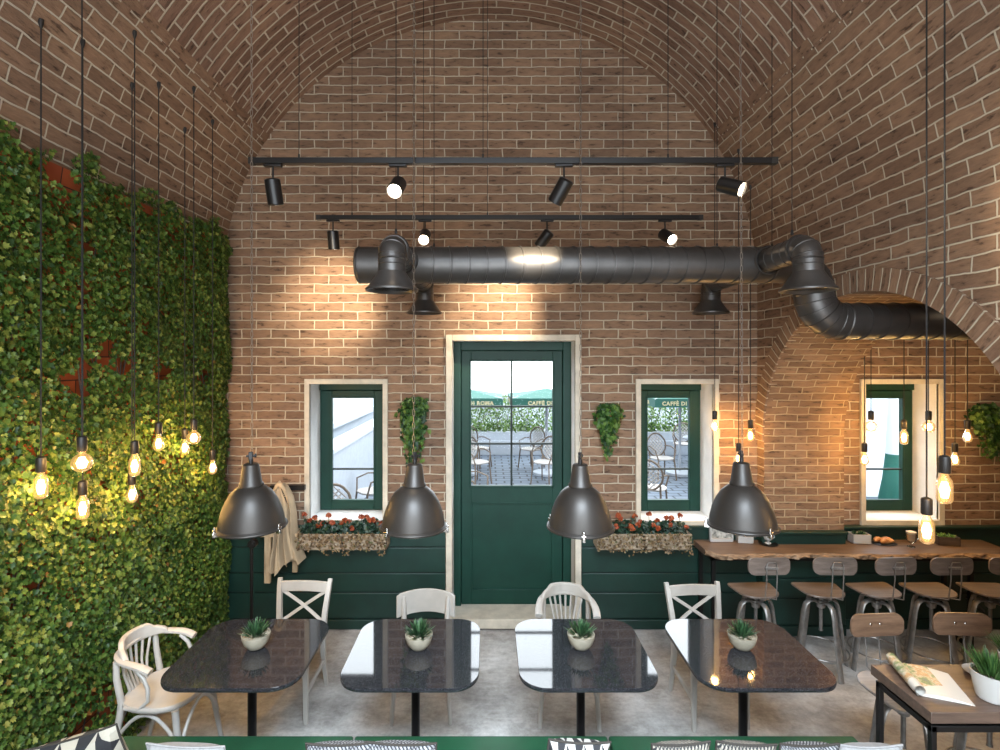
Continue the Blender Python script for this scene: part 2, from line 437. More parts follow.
# right wall with the side arch
def arch_z(y):
    return AZ+math.sqrt(max(0, AR*AR-(y-ACY)**2))
AY0, AY1 = ACY-AR, ACY+AR
ysam = [ACY-AR*math.cos(PI*i/48) for i in range(49)]
mb = arc_strip(1, 0, ANG, 14, False)
def wcol(mb, x, ya, yb, za, zb, top):
    mb.poly([(x, ya, za), (x, yb, zb), (x, yb, top), (x, ya, top)], [(ya, za), (yb, zb), (yb, top), (ya, top)])
XO = XR+TH
for x, top in ((XR, ZS), (XO, 3.4)):
    wcol(mb, x, Y0, AY0, 0, 0, top); wcol(mb, x, AY1, D, 0, 0, top)
    for i in range(48): wcol(mb, x, ysam[i], ysam[i+1], arch_z(ysam[i]), arch_z(ysam[i+1]), top)
struct(mb.build('wall_right', M['brick'], smooth=60))
# soffit and jambs of the arch
mb = MB(); s = AZ
for y in (AY0, AY1):
    sgn = 1 if y == AY1 else -1
    mb.poly([(XR, y, 0), (XO, y, 0), (XO, y, AZ), (XR, y, AZ)], [(XR, 0), (XO, 0), (XO, AZ), (XR, AZ)])
for i in range(48):
    a0, a1 = PI*i/48, PI*(i+1)/48
    y0_, z0_ = ACY+AR*math.cos(a0), AZ+AR*math.sin(a0); y1_, z1_ = ACY+AR*math.cos(a1), AZ+AR*math.sin(a1)
    mb.poly([(XR, y0_, z0_), (XO, y0_, z0_), (XO, y1_, z1_), (XR, y1_, z1_)], [(XR, AZ+AR*a0), (XO, AZ+AR*a0), (XO, AZ+AR*a1), (XR, AZ+AR*a1)])
struct(mb.build('wall_arch_soffit', M['brick_jamb'], smooth=60))
# ring of voussoirs
mb = MB(); RW = .145; px = XR-.018
for i in range(64):
    a0, a1 = PI*i/64, PI*(i+1)/64
    def rp(r, a, x): return (x, ACY+r*math.cos(a), AZ+r*math.sin(a))
    s0, s1 = AR*a0*1.06, AR*a1*1.06
    if ACY+(AR+RW)*math.cos(a0) > D+.02: 
        pass
    mb.poly([rp(AR, a0, px), rp(AR+RW, a0, px), rp(AR+RW, a1, px), rp(AR, a1, px)], [(.12, s0), (.27, s0), (.27, s1), (.12, s1)])
    mb.poly([rp(AR+RW, a0, px), rp(AR+RW, a0, XR), rp(AR+RW, a1, XR), rp(AR+RW, a1, px)], [(.1, s0), (.12, s0), (.12, s1), (.1, s1)])
    mb.poly([rp(AR, a0, px), rp(AR, a0, XR+.05), rp(AR, a1, XR+.05), rp(AR, a1, px)], [(.12, s0), (.2, s0), (.2, s1), (.12, s1)])
struct(mb.build('trim_3', M['brick_ring'], smooth=0))
# aisle beyond the arch
mb = MB()
mb.poly([(XEND, 1.0, 0), (XEND, D, 0), (XEND, D, 3.4), (XEND, 1.0, 3.4)], [(1, 0), (D, 0), (D, 3.4), (1, 3.4)])
struct(mb.build('wall_aisle_right', M['brick'], smooth=0))
mb = MB(); mb.poly([(XO, 1.0, 0), (XEND, 1.0, 0), (XEND, 1.0, 3.4), (XO, 1.0, 3.4)], [(XO, 0), (XEND, 0), (XEND, 3.4), (XO, 3.4)])
struct(mb.build('wall_aisle_front', M['brick'], smooth=0))
mb = MB(); mb.poly([(XO, 1.0, 3.4), (XEND, 1.0, 3.4), (XEND, D, 3.4), (XO, D, 3.4)], [(1, XO), (1, XEND), (D, XEND), (D, XO)])
struct(mb.build('ceiling_aisle', M['brick_vault'], smooth=0))
# floor
mb = MB(); mb.poly([(-2.8, Y0, 0), (XEND, Y0, 0), (XEND, D+.3, 0), (-2.8, D+.3, 0)])
struct(mb.build('floor', M['concrete'], smooth=0))
# front wall behind the camera with one wide glazed opening
FW = (-1.9, 1.9, .5, 3.9)
mb = MB(); xs = [-2.8, FW[0], FW[1], 3.4]; zs = [0, FW[2], FW[3], 5.85]
for i in range(3):
    for j in range(3):
        if i == 1 and j == 1: continue
        q = [(xs[i], zs[j]), (xs[i+1], zs[j]), (xs[i+1], zs[j+1]), (xs[i], zs[j+1])]
        uvq(mb, [(a, Y0, b) for a, b in q], q)
struct(mb.build('wall_front', M['brick'], smooth=0))

# ---------------------------------------------------------------- windows
YS = 5.13
def window(n, op, glass_u, glass_v, mun_v, wide):
    x0, x1, z0, z1 = op
    rv = MB()
    yb = YS+.09
    rv.poly([(x0, D, z0), (x0, yb, z0), (x0, yb, z1), (x0, D, z1)]); rv.poly([(x1, D, z0), (x1, D, z1), (x1, yb, z1), (x1, yb, z0)])
    rv.poly([(x0, D, z1), (x0, yb, z1), (x1, yb, z1), (x1, D, z1)])
    root = struct(rv.build('window_%d' % n, M['plaster'], smooth=0))
    w = .047
    tr = MB(); tr.box(x0-w, x0, D-.022, D+.02, z0-w, z1+w); tr.box(x1, x1+w, D-.022, D+.02, z0-w, z1+w)
    tr.box(x0, x1, D-.022, D+.02, z1, z1+w); tr.box(x0, x1, D-.022, D+.02, z0-w, z0)
    tr.build('window_trim', M['stone'], root, bevel=.004)
    sl = MB(); sl.box(x0, x1, D-.018, yb, z0-.03, z0+.004); sl.build('window_sill', M['plaster'], root, bevel=.004)
    gx0, gx1 = X(glass_u[0], YS), X(glass_u[1], YS); gz1, gz0 = Z(glass_v[0], YS), Z(glass_v[1], YS)
    zt = Z(390, YS); fb = max(z0, Z(511, YS))
    f = MB(); rect_frame(f, x0, x1, z0, z1, .03, YS+.012, YS+.085); f.box(x0, x1, YS-.012, YS+.085, zt, z1)
    f.box(x0+.03, x1-.03, YS+.055, YS+.084, zt-.025, z1-.03); f.build('window_frame', M['green_door'], root, bevel=.004)
    sa = MB()
    sx0, sx1, sz0, sz1 = x0+.012, x1-.012, z0+.012, zt-.006
    sa.box(sx0, gx0, YS, YS+.05, sz0, sz1); sa.box(gx1, sx1, YS, YS+.05, sz0, sz1)
    sa.box(gx0, gx1, YS, YS+.05, gz1, sz1); sa.box(gx0, gx1, YS, YS+.05, sz0, gz0)
    sas = sa.build('window_sash', M['green_door'], root, bevel=.005)
    bd = MB(); rect_frame(bd, gx0-.012, gx1+.012, gz0-.012, gz1+.012, .016, YS-.01, YS+.01); bd.build('glazing_bead', M['green_door'], sas, bevel=.003)
    mu = MB(); zm = Z(mun_v, YS); mu.box(gx0, gx1, YS+.012, YS+.034, zm-.008, zm+.008); mu.build('muntin', M['green_dark'], sas)
    g = MB(); g.poly([(gx0, YS+.03, gz0), (gx1, YS+.03, gz0), (gx1, YS+.03, gz1), (gx0, YS+.03, gz1)]); g.build('window_pane', M['pane'], sas, smooth=0)
    return root
window(1, W1, (332, 374), (397.7, 500), 469.3, 0)
window(2, W2, (647, 689.6), (397.5, 500), 469.3, 0)
window(3, W3, (857.5, 902.5), (398, 500), 469.5, 0)

# ---------------------------------------------------------------- door
YD = 5.05
x0, x1, z0, z1 = DR
rv = MB(); yb = YD+.1
rv.poly([(x0, D, z0), (x0, yb, z0), (x0, yb, z1), (x0, D, z1)]); rv.poly([(x1, D, z0), (x1, D, z1), (x1, yb, z1), (x1, yb, z0)])
rv.poly([(x0, D, z1), (x0, yb, z1), (x1, yb, z1), (x1, D, z1)])
door = struct(rv.build('door_1', M['plaster'], smooth=0))
w = .058
tr = MB(); tr.box(x0-w, x0, D-.035, D+.02, 0, z1+w); tr.box(x1, x1+w, D-.035, D+.02, 0, z1+w); tr.box(x0, x1, D-.035, D+.02, z1, z1+w)
tr.build('door_trim', M['stone'], door, bevel=.005)
st = MB(); st.box(x0-.0, x1+.0, D-.06, yb, 0.02, .109); st.build('door_step', M['stone'], door, bevel=.006)
fr = MB(); lx0, lx1, lz1 = X(461, YD), X(563, YD), Z(350.5, YD); lz0 = .115
fr.box(x0, lx0, YD, YD+.09, .109, z1); fr.box(lx1, x1, YD, YD+.09, .109, z1); fr.box(lx0, lx1, YD, YD+.09, lz1, z1)
fr.box(lx0-.01, lx0+.012, YD+.078, YD+.092, .109, z1); fr.box(lx1-.012, lx1+.01, YD+.078, YD+.092, .109, z1); fr.box(lx0, lx1, YD+.078, YD+.092, lz1-.014, z1)
fr.build('door_frame', M['green_door'], door, bevel=.005)
gx0, gx1, gz1, gz0 = X(471, YD), X(553, YD), Z(361.5, YD), Z(486.5, YD)
yl = YD+.03
lf = MB(); lf.box(lx0+.004, gx0, yl, yl+.045, lz0, lz1-.004); lf.box(gx1, lx1-.004, yl, yl+.045, lz0, lz1-.004)
lf.box(gx0, gx1, yl, yl+.045, gz1, lz1-.004)
pz1, pz0, px0, px1 = Z(503.5, YD), Z(592, YD), X(468, YD), X(557, YD)
lf.box(gx0, gx1, yl, yl+.045, pz1, gz0); lf.box(gx0, gx1, yl, yl+.045, lz0, pz0)
leaf = lf.build('door_leaf', M['green_door'], door, bevel=.003)
pn = MB(); pn.box(px0-.01, px1+.01, yl+.012, yl+.04, pz0, pz1); pn.build('door_panel', M['green_door'], leaf, bevel=.003)
pm = MB(); rect_frame(pm, gx0-.004, gx1+.004, pz0-.004, pz1+.004, .018, yl-.005, yl+.02); pm.build('panel_moulding', M['green_door'], leaf, bevel=.004)
bd = MB(); rect_frame(bd, gx0-.018, gx1+.018, gz0-.018, gz1+.018, .018, yl-.008, yl+.02); bd.build('glazing_bead', M['green_door'], leaf, bevel=.004)
mu = MB(); xm = X(511.7, YD); mu.box(xm-.009, xm+.009, yl+.01, yl+.035, gz0, gz1)
for v in (407, 444.5): mu.box(gx0, gx1, yl+.01, yl+.035, Z(v, YD)-.009, Z(v, YD)+.009)
mu.build('muntin', M['green_dark'], leaf)
g = MB(); g.poly([(gx0, yl+.03, gz0), (gx1, yl+.03, gz0), (gx1, yl+.03, gz1), (gx0, yl+.03, gz1)]); g.build('door_pane', M['pane'], leaf, smooth=0)

# ---------------------------------------------------------------- wainscot
GZ = [0.004, .101, .344, .526, .764, .955]
def wainscot(n, xa, xb, yw, top=.965, cap=.0, y_th=.03, ends=()):
    mb = MB()
    mb.box(xa, xb, yw-y_th*.55, yw, .0, top-.012, mi=1)
    for i in range(5):
        z1_ = min(GZ[i+1], top-.002)
        mb.box(xa, xb, yw-y_th-(.012 if i == 0 else 0), yw-.004, GZ[i]+.0055, z1_-.0055)
    mb.box(xa-.0, xb+.0, yw-y_th-.018-cap, yw, top-.022, top)
    struct(mb.build('trim_%d' % n, [M['green_panel'], M['green_dark']], bevel=.004))
wainscot(4, XL+.02, DR[0]-.062, D)
wainscot(5, DR[1]+.062, XR-.002, D)
wainscot(6, XO+.002, XEND-.01, D, top=.965, cap=.02)
# pier faces: room side sliver and the arch jamb
wainscot(7, XR+.004, XO-.004, AY1, top=.955, cap=.02)

mb = MB(); mb.box(XR-.028, XR-.001, AY1-.03, D-.03, 0, .952); struct(mb.build('trim_9', M['green_panel'], bevel=.003))
# ivy base boards on the left wall
mb = MB(); zt = 3.60
n = 8; xx = lambda z: (XL if z < ZS else XC-math.sqrt(R*R-(z-ZS)**2))+.012
zz = [0, ZS]+[ZS+(zt-ZS)*(i+1)/n for i in range(n)]
for i in range(len(zz)-1):
    mb.poly([(xx(zz[i]), 1.2, zz[i]), (xx(zz[i]), D-.002, zz[i]), (xx(zz[i+1]), D-.002, zz[i+1]), (xx(zz[i+1]), 1.2, zz[i+1])],
            [(1.2, zz[i]), (D, zz[i]), (D, zz[i+1]), (1.2, zz[i+1])])
struct(mb.build('trim_8', M['terracotta'], smooth=60))

# ================================================================== IVY WALL
gaps = [(38,165,13,17),(33,150,8,8),(52,186,10,7),(95,352,6,14),(70,383,13,13),(54,378,8,6),(78,367,8,6),(131,282,5,8),(132,325,5,9),(148,372,7,7),
        (109,367,8,8),(120,357,4,6),(68,288,6,9),(194,376,5,8),(61,444,4,6),(73,474,6,8),(92,481,7,8),(223,471,7,9),(226,462,6,5),(93,699,6,16),(68,730,11,10),(78,718,7,8),
        (104,722,9,11),(70,245,7,5),(136,207,8,6),(71,175,5,5),(80,688,3,8),(20,505,5,6),(128,498,4,6),(145,488,3,4),(120,690,5,8)]
GY = []
for (u, v, ru, rv_) in gaps:
    d = 2.44*F/(CX-u); GY.append((d, H+(CY-v)*d/F, max(.03, ru*d*d/(2.44*F)), rv_*d/F))
def ivy_points(n):
    y = rng.uniform(1.45, 4.825, n); z = rng.uniform(-.02, 3.72, n)
    top = 3.63+.05*np.sin(y*9)+.035*np.sin(y*23+1)
    ok = z < top
    for (gy, gz, ry, rz) in GY:
        q = ((y-gy)/ry)**2+((z-gz)/rz)**2
        ok &= ~(q < .95+.5*rng.random(n))
    return y[ok], z[ok]
y, z = ivy_points(82000)
n = len(y)
bx = np.where(z < ZS, XL, XC-np.sqrt(np.maximum(0, R*R-(np.maximum(z, ZS)-ZS)**2)))
lump = .045*np.sin(y*5.1+z*3.3)+.04*np.sin(z*6.7-y*2.2+1)+.03*np.sin(y*13+z*11)
off = .03+.07*rng.random(n)+.05+.5*lump
off = np.clip(off, .025, .2); off = np.where(y > 4.5, off*(1-.5*np.clip((y-4.5)/.3, 0, 1)), off)
pos = np.stack([bx+off, y, z], 1)
nrm = np.stack([np.ones(n)*.95, rng.normal(-.12, .42, n), rng.normal(.35, .40, n)], 1)
tip = np.stack([rng.normal(.15, .3, n), rng.normal(0, .75, n), rng.normal(-.75, .55, n)], 1)
size = rng.uniform(.017, .035, n)
ivy = thing('climbing_ivy', 'dense green ivy covering the whole left wall over orange boards', 'ivy', (0, 0, 0)); ivy['kind'] = 'stuff'
fo = leaf_obj('foliage', pos, nrm, tip, size, M['ivy'], ivy)
fo['kind'] = 'stuff'
mbs = MB()
for k in range(60):
    yy = random.uniform(1.5, 4.8); z0_ = random.uniform(0, 1.5); pts = []
    for i in range(7):
        zq = z0_+i*.32; yy += random.uniform(-.08, .08)
        if zq > 3.5: break
        pts.append((XL+.03+random.uniform(0, .02)+(0 if zq < ZS else .03), min(yy, 4.8), zq))
    if len(pts) > 2: mbs.tube(pts, .005, 5)
mbs.build('stems', M['wood_box'], ivy)['kind'] = 'stuff'
# ================================================================== TABLES
def make_table():
    t = thing('cafe_table', '', 'table', group='four black speckled cafe tables')
    pl = rrect(.775, .745, .15, 10)
    mb = MB(); mb.prism(pl, .728, .752, inset=.006); mb.build('tabletop', M['granite'], t)
    mb = MB(); mb.lathe([(.0, .03), (.21, .03), (.215, .018), (.21, .0), (.0, .0)][::-1], seg=32); mb.build('base', M['black_metal'], t)
    mb = MB(); mb.tube([(0, 0, .025), (0, 0, .715)], .026, 16); mb.lathe([(.026, .7), (.10, .715), (.10, .727), (0, .728)], seg=24); mb.build('leg', M['black_metal'], t)
    return t
TX = [-1.424, -.437, .560, 1.540]; TY = 3.14
tl = ['black speckled cafe table with a white armchair at its left side by the ivy',
      'black speckled cafe table in front of the plain curved-back white chair',
      'black speckled cafe table in front of the white bentwood armchair with fanned spindles',
      'black speckled cafe table nearest the wooden counter and bar stools']
tab = make_table()
for i in range(4):
    o = tab if i == 0 else dup(tab, tl[i], (TX[i], TY, 0))
    o.location = (TX[i], TY, 0); o['label'] = tl[i]

# ================================================================== POTS ON THE TABLES
def make_pot(label, seed):
    rd = random.Random(seed)
    t = thing('potted_succulent', label, 'potted plant', group='succulents in beige bowls on the four cafe tables')
    mb = MB(); mb.lathe([(0, 0), (.034, 0), (.046, .006), (.070, .036), (.081, .070), (.083, .086), (.077, .087), (.073, .075), (0, .07)], seg=32); mb.build('bowl', M['pot_clay'], t)
    mb = MB(); mb.lathe([(.075, .076), (.03, .081), (0, .082)], seg=20); mb.build('gravel', M['gravel'], t)
    mb = MB()
    for k in range(120):
        a = rd.uniform(0, 2*PI); q = (k/120)**.8; el = math.radians(86-58*q+rd.uniform(-8, 8))
        L = rd.uniform(.072, .108)*(1-.22*q)
        r0 = .038*q
        mb.blade((r0*math.cos(a), r0*math.sin(a), .078), (math.cos(a)*math.cos(el), math.sin(a)*math.cos(el), math.sin(el)), L, .0125, rd.uniform(-.15, .2), 4)
    mb.build('plant', M['succulent'], t)
    return t
pxs = [(256, 652), (419, 652.5), (581, 652), (742, 652.5)]
pn = ['spiky succulent in a beige bowl on the table nearest the ivy wall',
      'spiky succulent in a beige bowl on the table before the plain curved-back chair',
      'spiky succulent in a beige bowl on the table before the spindle-back armchair',
      'spiky succulent in a beige bowl on the table closest to the counter']
for i, (u, v) in enumerate(pxs):
    d = F*(H-.752)/(v-CY)+.045
    t = make_pot(pn[i], i+3); t.location = (X(u, d), d, .753); t.rotation_euler.z = i*1.3

# ================================================================== WHITE CHAIRS
WP = M['white_paint']
def seat_poly(wf, wb, dep, r=.06, n=6):
    # trapezoid with rounded corners; front (wide) at -y
    c = [(wf/2, -dep/2), (wb/2, dep/2), (-wb/2, dep/2), (-wf/2, -dep/2)]; out = []
    for i in range(4):
        p, a, b = Vector(c[i]), Vector(c[i-1]), Vector(c[(i+1) % 4])
        da, db = (a-p).normalized(), (b-p).normalized()
        s, e = p+da*r, p+db*r
        for k in range(n+1):
            t_ = k/n; out.append(tuple(s*(1-t_)**2+p*2*t_*(1-t_)+e*t_**2))
    return out
def make_cross_chair():
    t = thing('cross_back_chair', '', 'chair', group='white cross-back wooden chairs')
    MB().prism(seat_poly(.42, .38, .42), .432, .456, inset=.02).build('seat', WP, t)
    for s in (-1, 1):
        mb = MB(); mb.tube([(s*.185, -.20, 0), (s*.178, -.185, .434)], [.019, .026], 4, phase=PI/4); mb.build('leg', WP, t, bevel=.003)
        mb = MB(); mb.tube([(s*.168, .235, 0), (s*.165, .175, .30), (s*.168, .165, .44), (s*.178, .185, .60), (s*.192, .222, .75), (s*.198, .242, .815)],
                           [.018, .025, .027, .026, .024, .021], 4, phase=PI/4); mb.build('leg', WP, t, bevel=.003)
        mb = MB(); mb.bar((s*.178, -.18, .19), (s*.164, .19, .21), .018, .03); mb.build('stretcher', WP, t, bevel=.003)
    pts = [(-.185+.37*i/10, .222+.022*math.sin(PI*i/10)) for i in range(11)]
    MB().board(pts, .020, .715, .795).build('top_rail', WP, t, bevel=.004)
    for s in (-1, 1):
        mb = MB(); m = [(s*(-.172+.344*i/8), .178+.05*i/8+.018*math.sin(PI*i/8)+(.006 if s > 0 else 0), .50+.225*i/8) for i in range(9)]
        mb.tube(m, .016, 4, phase=PI/4, sq=.6); mb.build('cross_slat', WP, t)
    mb = MB(); mb.bar((-.165, .17, .475), (.165, .17, .475), .02, .045); mb.bar((-.175, -.185, .405), (.175, -.185, .405), .018, .05)
    mb.bar((-.165, .165, .40), (.165, .165, .40), .018, .05)
    for s in (-1, 1): mb.bar((s*.175, -.18, .405), (s*.165, .165, .405), .018, .05)
    mb.build('apron', WP, t, bevel=.003)
    return t
xc = make_cross_chair()
xc.location = (-1.425, 3.78, 0); xc.rotation_euler.z = math.radians(-3); xc['label'] = 'white cross-back chair behind the table beside the ivy wall and the coat'
dup(xc, 'white cross-back chair behind the table nearest the wooden counter', (1.56, 3.71, 0), math.radians(3))

def make_plain_chair():
    t = thing('curved_back_chair', 'white wooden chair with one plain curved back panel between two posts', 'chair')
    MB().prism(seat_poly(.43, .38, .42, .09), .43, .456, inset=.02).build('seat', WP, t)
    for s in (-1, 1):
        MB().tube([(s*.20, -.205, 0), (s*.175, -.17, .434)], [.014, .021], 12).build('leg', WP, t)
        MB().tube([(s*.19, .24, 0), (s*.165, .175, .30), (s*.162, .17, .45), (s*.166, .20, .60), (s*.17, .222, .69)], [.014, .019, .021, .019, .017], 12).build('leg', WP, t)
        mb = MB(); mb.tube([(s*.187, -.185, .2), (s*.175, .2, .2)], .011, 8); mb.build('stretcher', WP, t)
    n = 16; pts = []; z0s = []; z1s = []
    for i in range(n+1):
        q = -1+2*i/n; pts.append((q*.222, .195+.055*(1-q*q))); z0s.append(.535+.022*(1-q*q)); z1s.append(.712+.022*(1-q*q)-(.014 if abs(q) > .97 else 0))
    MB().board(pts, .018, z0s, z1s).build('backrest', WP, t, bevel=.006)
    mb = MB(); mb.tube([(x*1., y*1., .41) for x, y in seat_poly(.36, .33, .36, .09)], .02, 6, closed=True, sq=1.2); mb.build('apron', WP, t)
    return t
pc = make_plain_chair(); pc.location = (-.468, 3.77, 0); pc.rotation_euler.z = math.radians(2)

def make_bentwood():
    t = thing('bentwood_armchair', '', 'chair', group='white bentwood armchairs')
    pl = superell(.44, .44, 2.7, 48)
    MB().prism(pl, .428, .462, inset=.035, zf=lambda x, y: -.012*(1-min(1, (x*x+y*y)/.04))).build('seat', WP, t)
    for s in (-1, 1):
        MB().tube([(s*.20, -.225, 0), (s*.185, -.19, .22), (s*.172, -.165, .43)], [.014, .018, .021], 12).build('leg', WP, t)
        MB().tube([(s*.185, .265, 0), (s*.175, .20, .25), (s*.165, .175, .45), (s*.168, .205, .60), (s*.165, .21, .70)], [.014, .018, .020, .018, .017], 12).build('leg', WP, t)
        # curled arm support
        MB().tube([(s*.200, .13, .445), (s*.208, .03, .452), (s*.206, -.02, .50), (s*.204, -.018, .57), (s*.202, .01, .63), (s*.200, .06, .675)], .012, 10).build('arm_support', WP, t)
    # brace arches below the seat
    mb = MB()
    def arch(a, b, h):
        a, b = Vector(a), Vector(b)
        mb.tube([a.lerp(b, i/12)+Vector((0, 0, h*math.sin(PI*i/12)**.8)) for i in range(13)], .0105, 8)
    arch((-.19, -.205, .2), (.19, -.205, .2), .20); arch((-.185, -.2, .2), (-.178, .215, .2), .20); arch((.185, -.2, .2), (.178, .215, .2), .20); arch((-.175, .215, .2), (.175, .215, .2), .20)
    mb.build('brace', WP, t)
    # bent arm rail, one piece
    ctrl = [(-.206, -.035, .668), (-.206, .02, .69), (-.200, .08, .70), (-.178, .17, .708), (-.12, .232, .715), (0, .255, .718)]
    full = ctrl+[(-x, y, z) for x, y, z in ctrl[-2::-1]]
    pts = []
    n = len(full)
    for i in range(n-1):
        p0, p1, p2, p3 = (Vector(full[max(0, min(n-1, i+k))]) for k in (-1, 0, 1, 2))
        for k in range(4):
            u = k/4; pts.append(.5*((2*p1)+(p2-p0)*u+(2*p0-5*p1+4*p2-p3)*u*u+(3*p1-p0-3*p2+p3)*u**3))
    pts.append(Vector(full[-1]))
    MB().tube(pts, [.021+.007*abs(math.cos(PI*i/(len(pts)-1)))**2 for i in range(len(pts))], 8, phase=PI/8, sq=.72, up0=(1, 0, 0)).build('arm_rail', WP, t, smooth=50)
    cp = []; z0 = []; z1 = []
    for i in range(25):
        q = -1+i/12; a = q*math.radians(68)
        cp.append((.196*math.sin(a), .055+.208*math.cos(a)*.97))
        z0.append(.700); z1.append(.792-.010*q*q-.030*min(1, max(0, abs(q)-.52)/.16)-(.02*(abs(q)-.75)/.25 if abs(q) > .75 else 0)-(.012 if abs(q) > .97 else 0))
    MB().board(cp, .030, z0, z1).build('crest_rail', WP, t, bevel=.008)
    for i in range(7):
        q = -1+i/3; a = q*math.radians(38)
        top = Vector((.200*math.sin(a), .05+.206*math.cos(a), .705)); bot = Vector((q*.070, .195, .455))
        MB().tube([bot, bot.lerp(top, .5)+Vector((0, .012, 0)), top], [.0085, .0075, .0085], 8).build('spindle', WP, t)
    return t
bc = make_bentwood()
bc.location = (.572, 3.74, 0); bc.rotation_euler.z = math.radians(-5); bc['label'] = 'white bentwood armchair facing us with fanned spindles, in front of the green door'
dup(bc, 'white bentwood armchair beside the ivy wall, seen from its side', (-2.0, 3.255, 0), math.radians(90-4))

# ================================================================== BAR STOOLS
ST = M['steel']
def make_stool(wood_, label, group, sw=.37, sf=.31, sd=.265, smat=None):
    t = thing('bar_stool', label, 'bar stool', group=group)        # faces +y, backrest at -y
    pl = seat_poly(sf, sw, sd, min(sf, sd)*.47)[:7]+seat_poly(sf, sw, sd, .045)[7:21]+seat_poly(sf, sw, sd, min(sf, sd)*.47)[21:]
    MB().prism(pl, .612, .628, inset=.02, zf=lambda x, y: .55*(max(0, abs(x)-.04)**2)*.5+.12*max(0, y-.1)*0+.004*max(0, y/.145)).build('seat', smat or wood_, t)
    n = 14; cp = []; 
    mb = MB()
    # backrest: curved rounded plate
    prof = rrect(.335, .135, .05, 6); base = len(mb.v); nn = len(prof)
    for off in (-.006, .006):
        for (a, b) in prof: mb.v.append((a, -.205+off+.9*a*a*.9, .897+b))
        mb.v.append((0, -.205+off, .897))
    for k in range(nn):
        k2 = (k+1) % nn
        mb._f((nn, k2, k)); mb._f((2*nn+1, nn+1+k, nn+1+k2)); mb._f((k, k2, nn+1+k2, nn+1+k))
    mb.build('backrest', wood_, t, smooth=35)
    bk = MB(); bk.tube([(-.045, -.10, .606), (-.045, -.205, .64), (-.042, -.222, .80), (-.040, -.222, .915), (-.03, -.222, .935), (.03, -.222, .935), (.040, -.222, .915), (.042, -.222, .80), (.045, -.205, .64), (.045, -.10, .606)], .0045, 8)
    bk.build('back_wire', ST, t)
    cl = MB(); cl.box(-.05, .05, -.226, -.206, .882, .900); cl.tube([(-.012, -.228, .891), (-.012, -.22, .891)], .009, 8); cl.tube([(.012, -.228, .891), (.012, -.22, .891)], .009, 8)
    cl.build('clamp', ST, t, bevel=.003)
    sc = MB()
    for s in (-1, 1): sc.lathe([(0, .003), (.006, .002), (.008, 0)], (s*.03, -.193, .90), 8, Matrix.Rotation(-PI/2, 3, 'X'))
    sc.build('screws', M['chrome'], t)
    co = MB(); co.tube([(0, 0, .30), (0, 0, .60)], .013, 14); co.lathe([(.018, .60), (.075, .606), (.075, .613), (0, .613)], seg=20); co.lathe([(.013, .48), (.03, .49), (.034, .51), (.03, .545), (.013, .55)], seg=18); co.lathe([(0, .295), (.016, .30), (.016, .31), (0, .31)], seg=14)
    co.build('column', ST, t)
    for k in range(4):
        a = .12+k*PI/2; ca, sa = math.cos(a), math.sin(a)
        pts = [(.02, .525), (.06, .548), (.10, .548), (.132, .525), (.15, .47), (.163, .38), (.19, .2), (.222, 0)]
        mb = MB(); mb.tube([(r*ca, r*sa, z) for r, z in pts], .024, 10, sq=.42, up0=(-sa, ca, 0)); mb.build('leg', ST, t)
    rg = MB(); rg.tube([(.196*math.cos(2*PI*i/36), .196*math.sin(2*PI*i/36), .15) for i in range(36)], .006, 6, closed=True)
    rg.build('foot_ring', ST, t)
    return t
s0 = make_stool(M['wood_grey'], '', 'bar stools in a row at the counter')
sx = [2.18, 2.71, 3.165, 3.61, 4.09]
sl = ['grey-brown bar stool at the counter beside the white box and its coffee cup', 'grey-brown bar stool at the counter, second from the cross-back chair', 'grey-brown bar stool at the counter in front of the croissant plate',
      'grey-brown bar stool at the counter in front of the dark wooden planter', 'grey-brown bar stool at the counter, cut off by the picture edge']
for i, x in enumerate(sx):
    o = s0 if i == 0 else dup(s0, '', (0, 0, 0)); o['label'] = sl[i]; o.location = (x, 4.235, 0); o.rotation_euler.z = math.radians((3, -2, 4, 1, -3)[i])
s1 = make_stool(M['wood_ply'], 'wooden-backed bar stool facing us behind the tall dark table with its seat showing', 'wooden-backed bar stools behind the tall dark table', .40, .42, .38, M['wood_daylit'])
s1.location = (2.36, 2.955, 0); s1.rotation_euler.z = PI+math.radians(4)
dup(s1, 'wooden-backed bar stool behind the tall dark table, standing directly beyond the grassy pots', (2.86, 2.965, 0), PI-math.radians(3))

# ================================================================== COUNTER
t = thing('bar_counter', 'long live-edge wooden counter on a black metal frame under the brick arch', 'counter', (0, 0, 0))
zt, th = .84, .052
rd = random.Random(5)
front = []; xa, xb = 1.93, 4.62; n = 110
def fy(x): return 4.455+.012*math.sin(x*5.1)+.008*math.sin(x*13.7+1)+.004*math.sin(x*37)
back = [(4.60, 4.805), (XO+.0, 4.805), (XO-.0, 4.685), (XR-.02, 4.685), (XR-.02, 4.805), (1.90, 4.805)]
top = [(1.895, 4.78), (1.905, 4.60), (1.935, 4.48)]
# build as strips so that the worktop is clean: columns along x
mb = MB(); eb = MB()
xsamp = sorted(set([1.9+i*(4.55-1.9)/n for i in range(n+1)]+[XR-.021, XR-.019, XO-.001, XO+.001]))
for i in range(len(xsamp)-1):
    a, b = xsamp[i], xsamp[i+1]
    def ya(x):
        e = fy(x)
        if x < 1.99: e += .10*((1.99-x)/.09)**1.5
        return e
    def yb_(x): return 4.687 if XR-.02 <= x <= XO else 4.805
    fa, fb_, ra, rb = ya(a), ya(b), yb_((a+b)/2), yb_((a+b)/2)
    mb.poly([(a, fa, zt), (b, fb_, zt), (b, rb, zt), (a, ra, zt)])
    mb.poly([(a, fa+.02, zt-th), (a, ra, zt-th), (b, rb, zt-th), (b, fb_+.02, zt-th)])
    if ra > 4.8: mb.poly([(a, ra, zt-th), (a, ra, zt), (b, rb, zt), (b, rb, zt-th)])
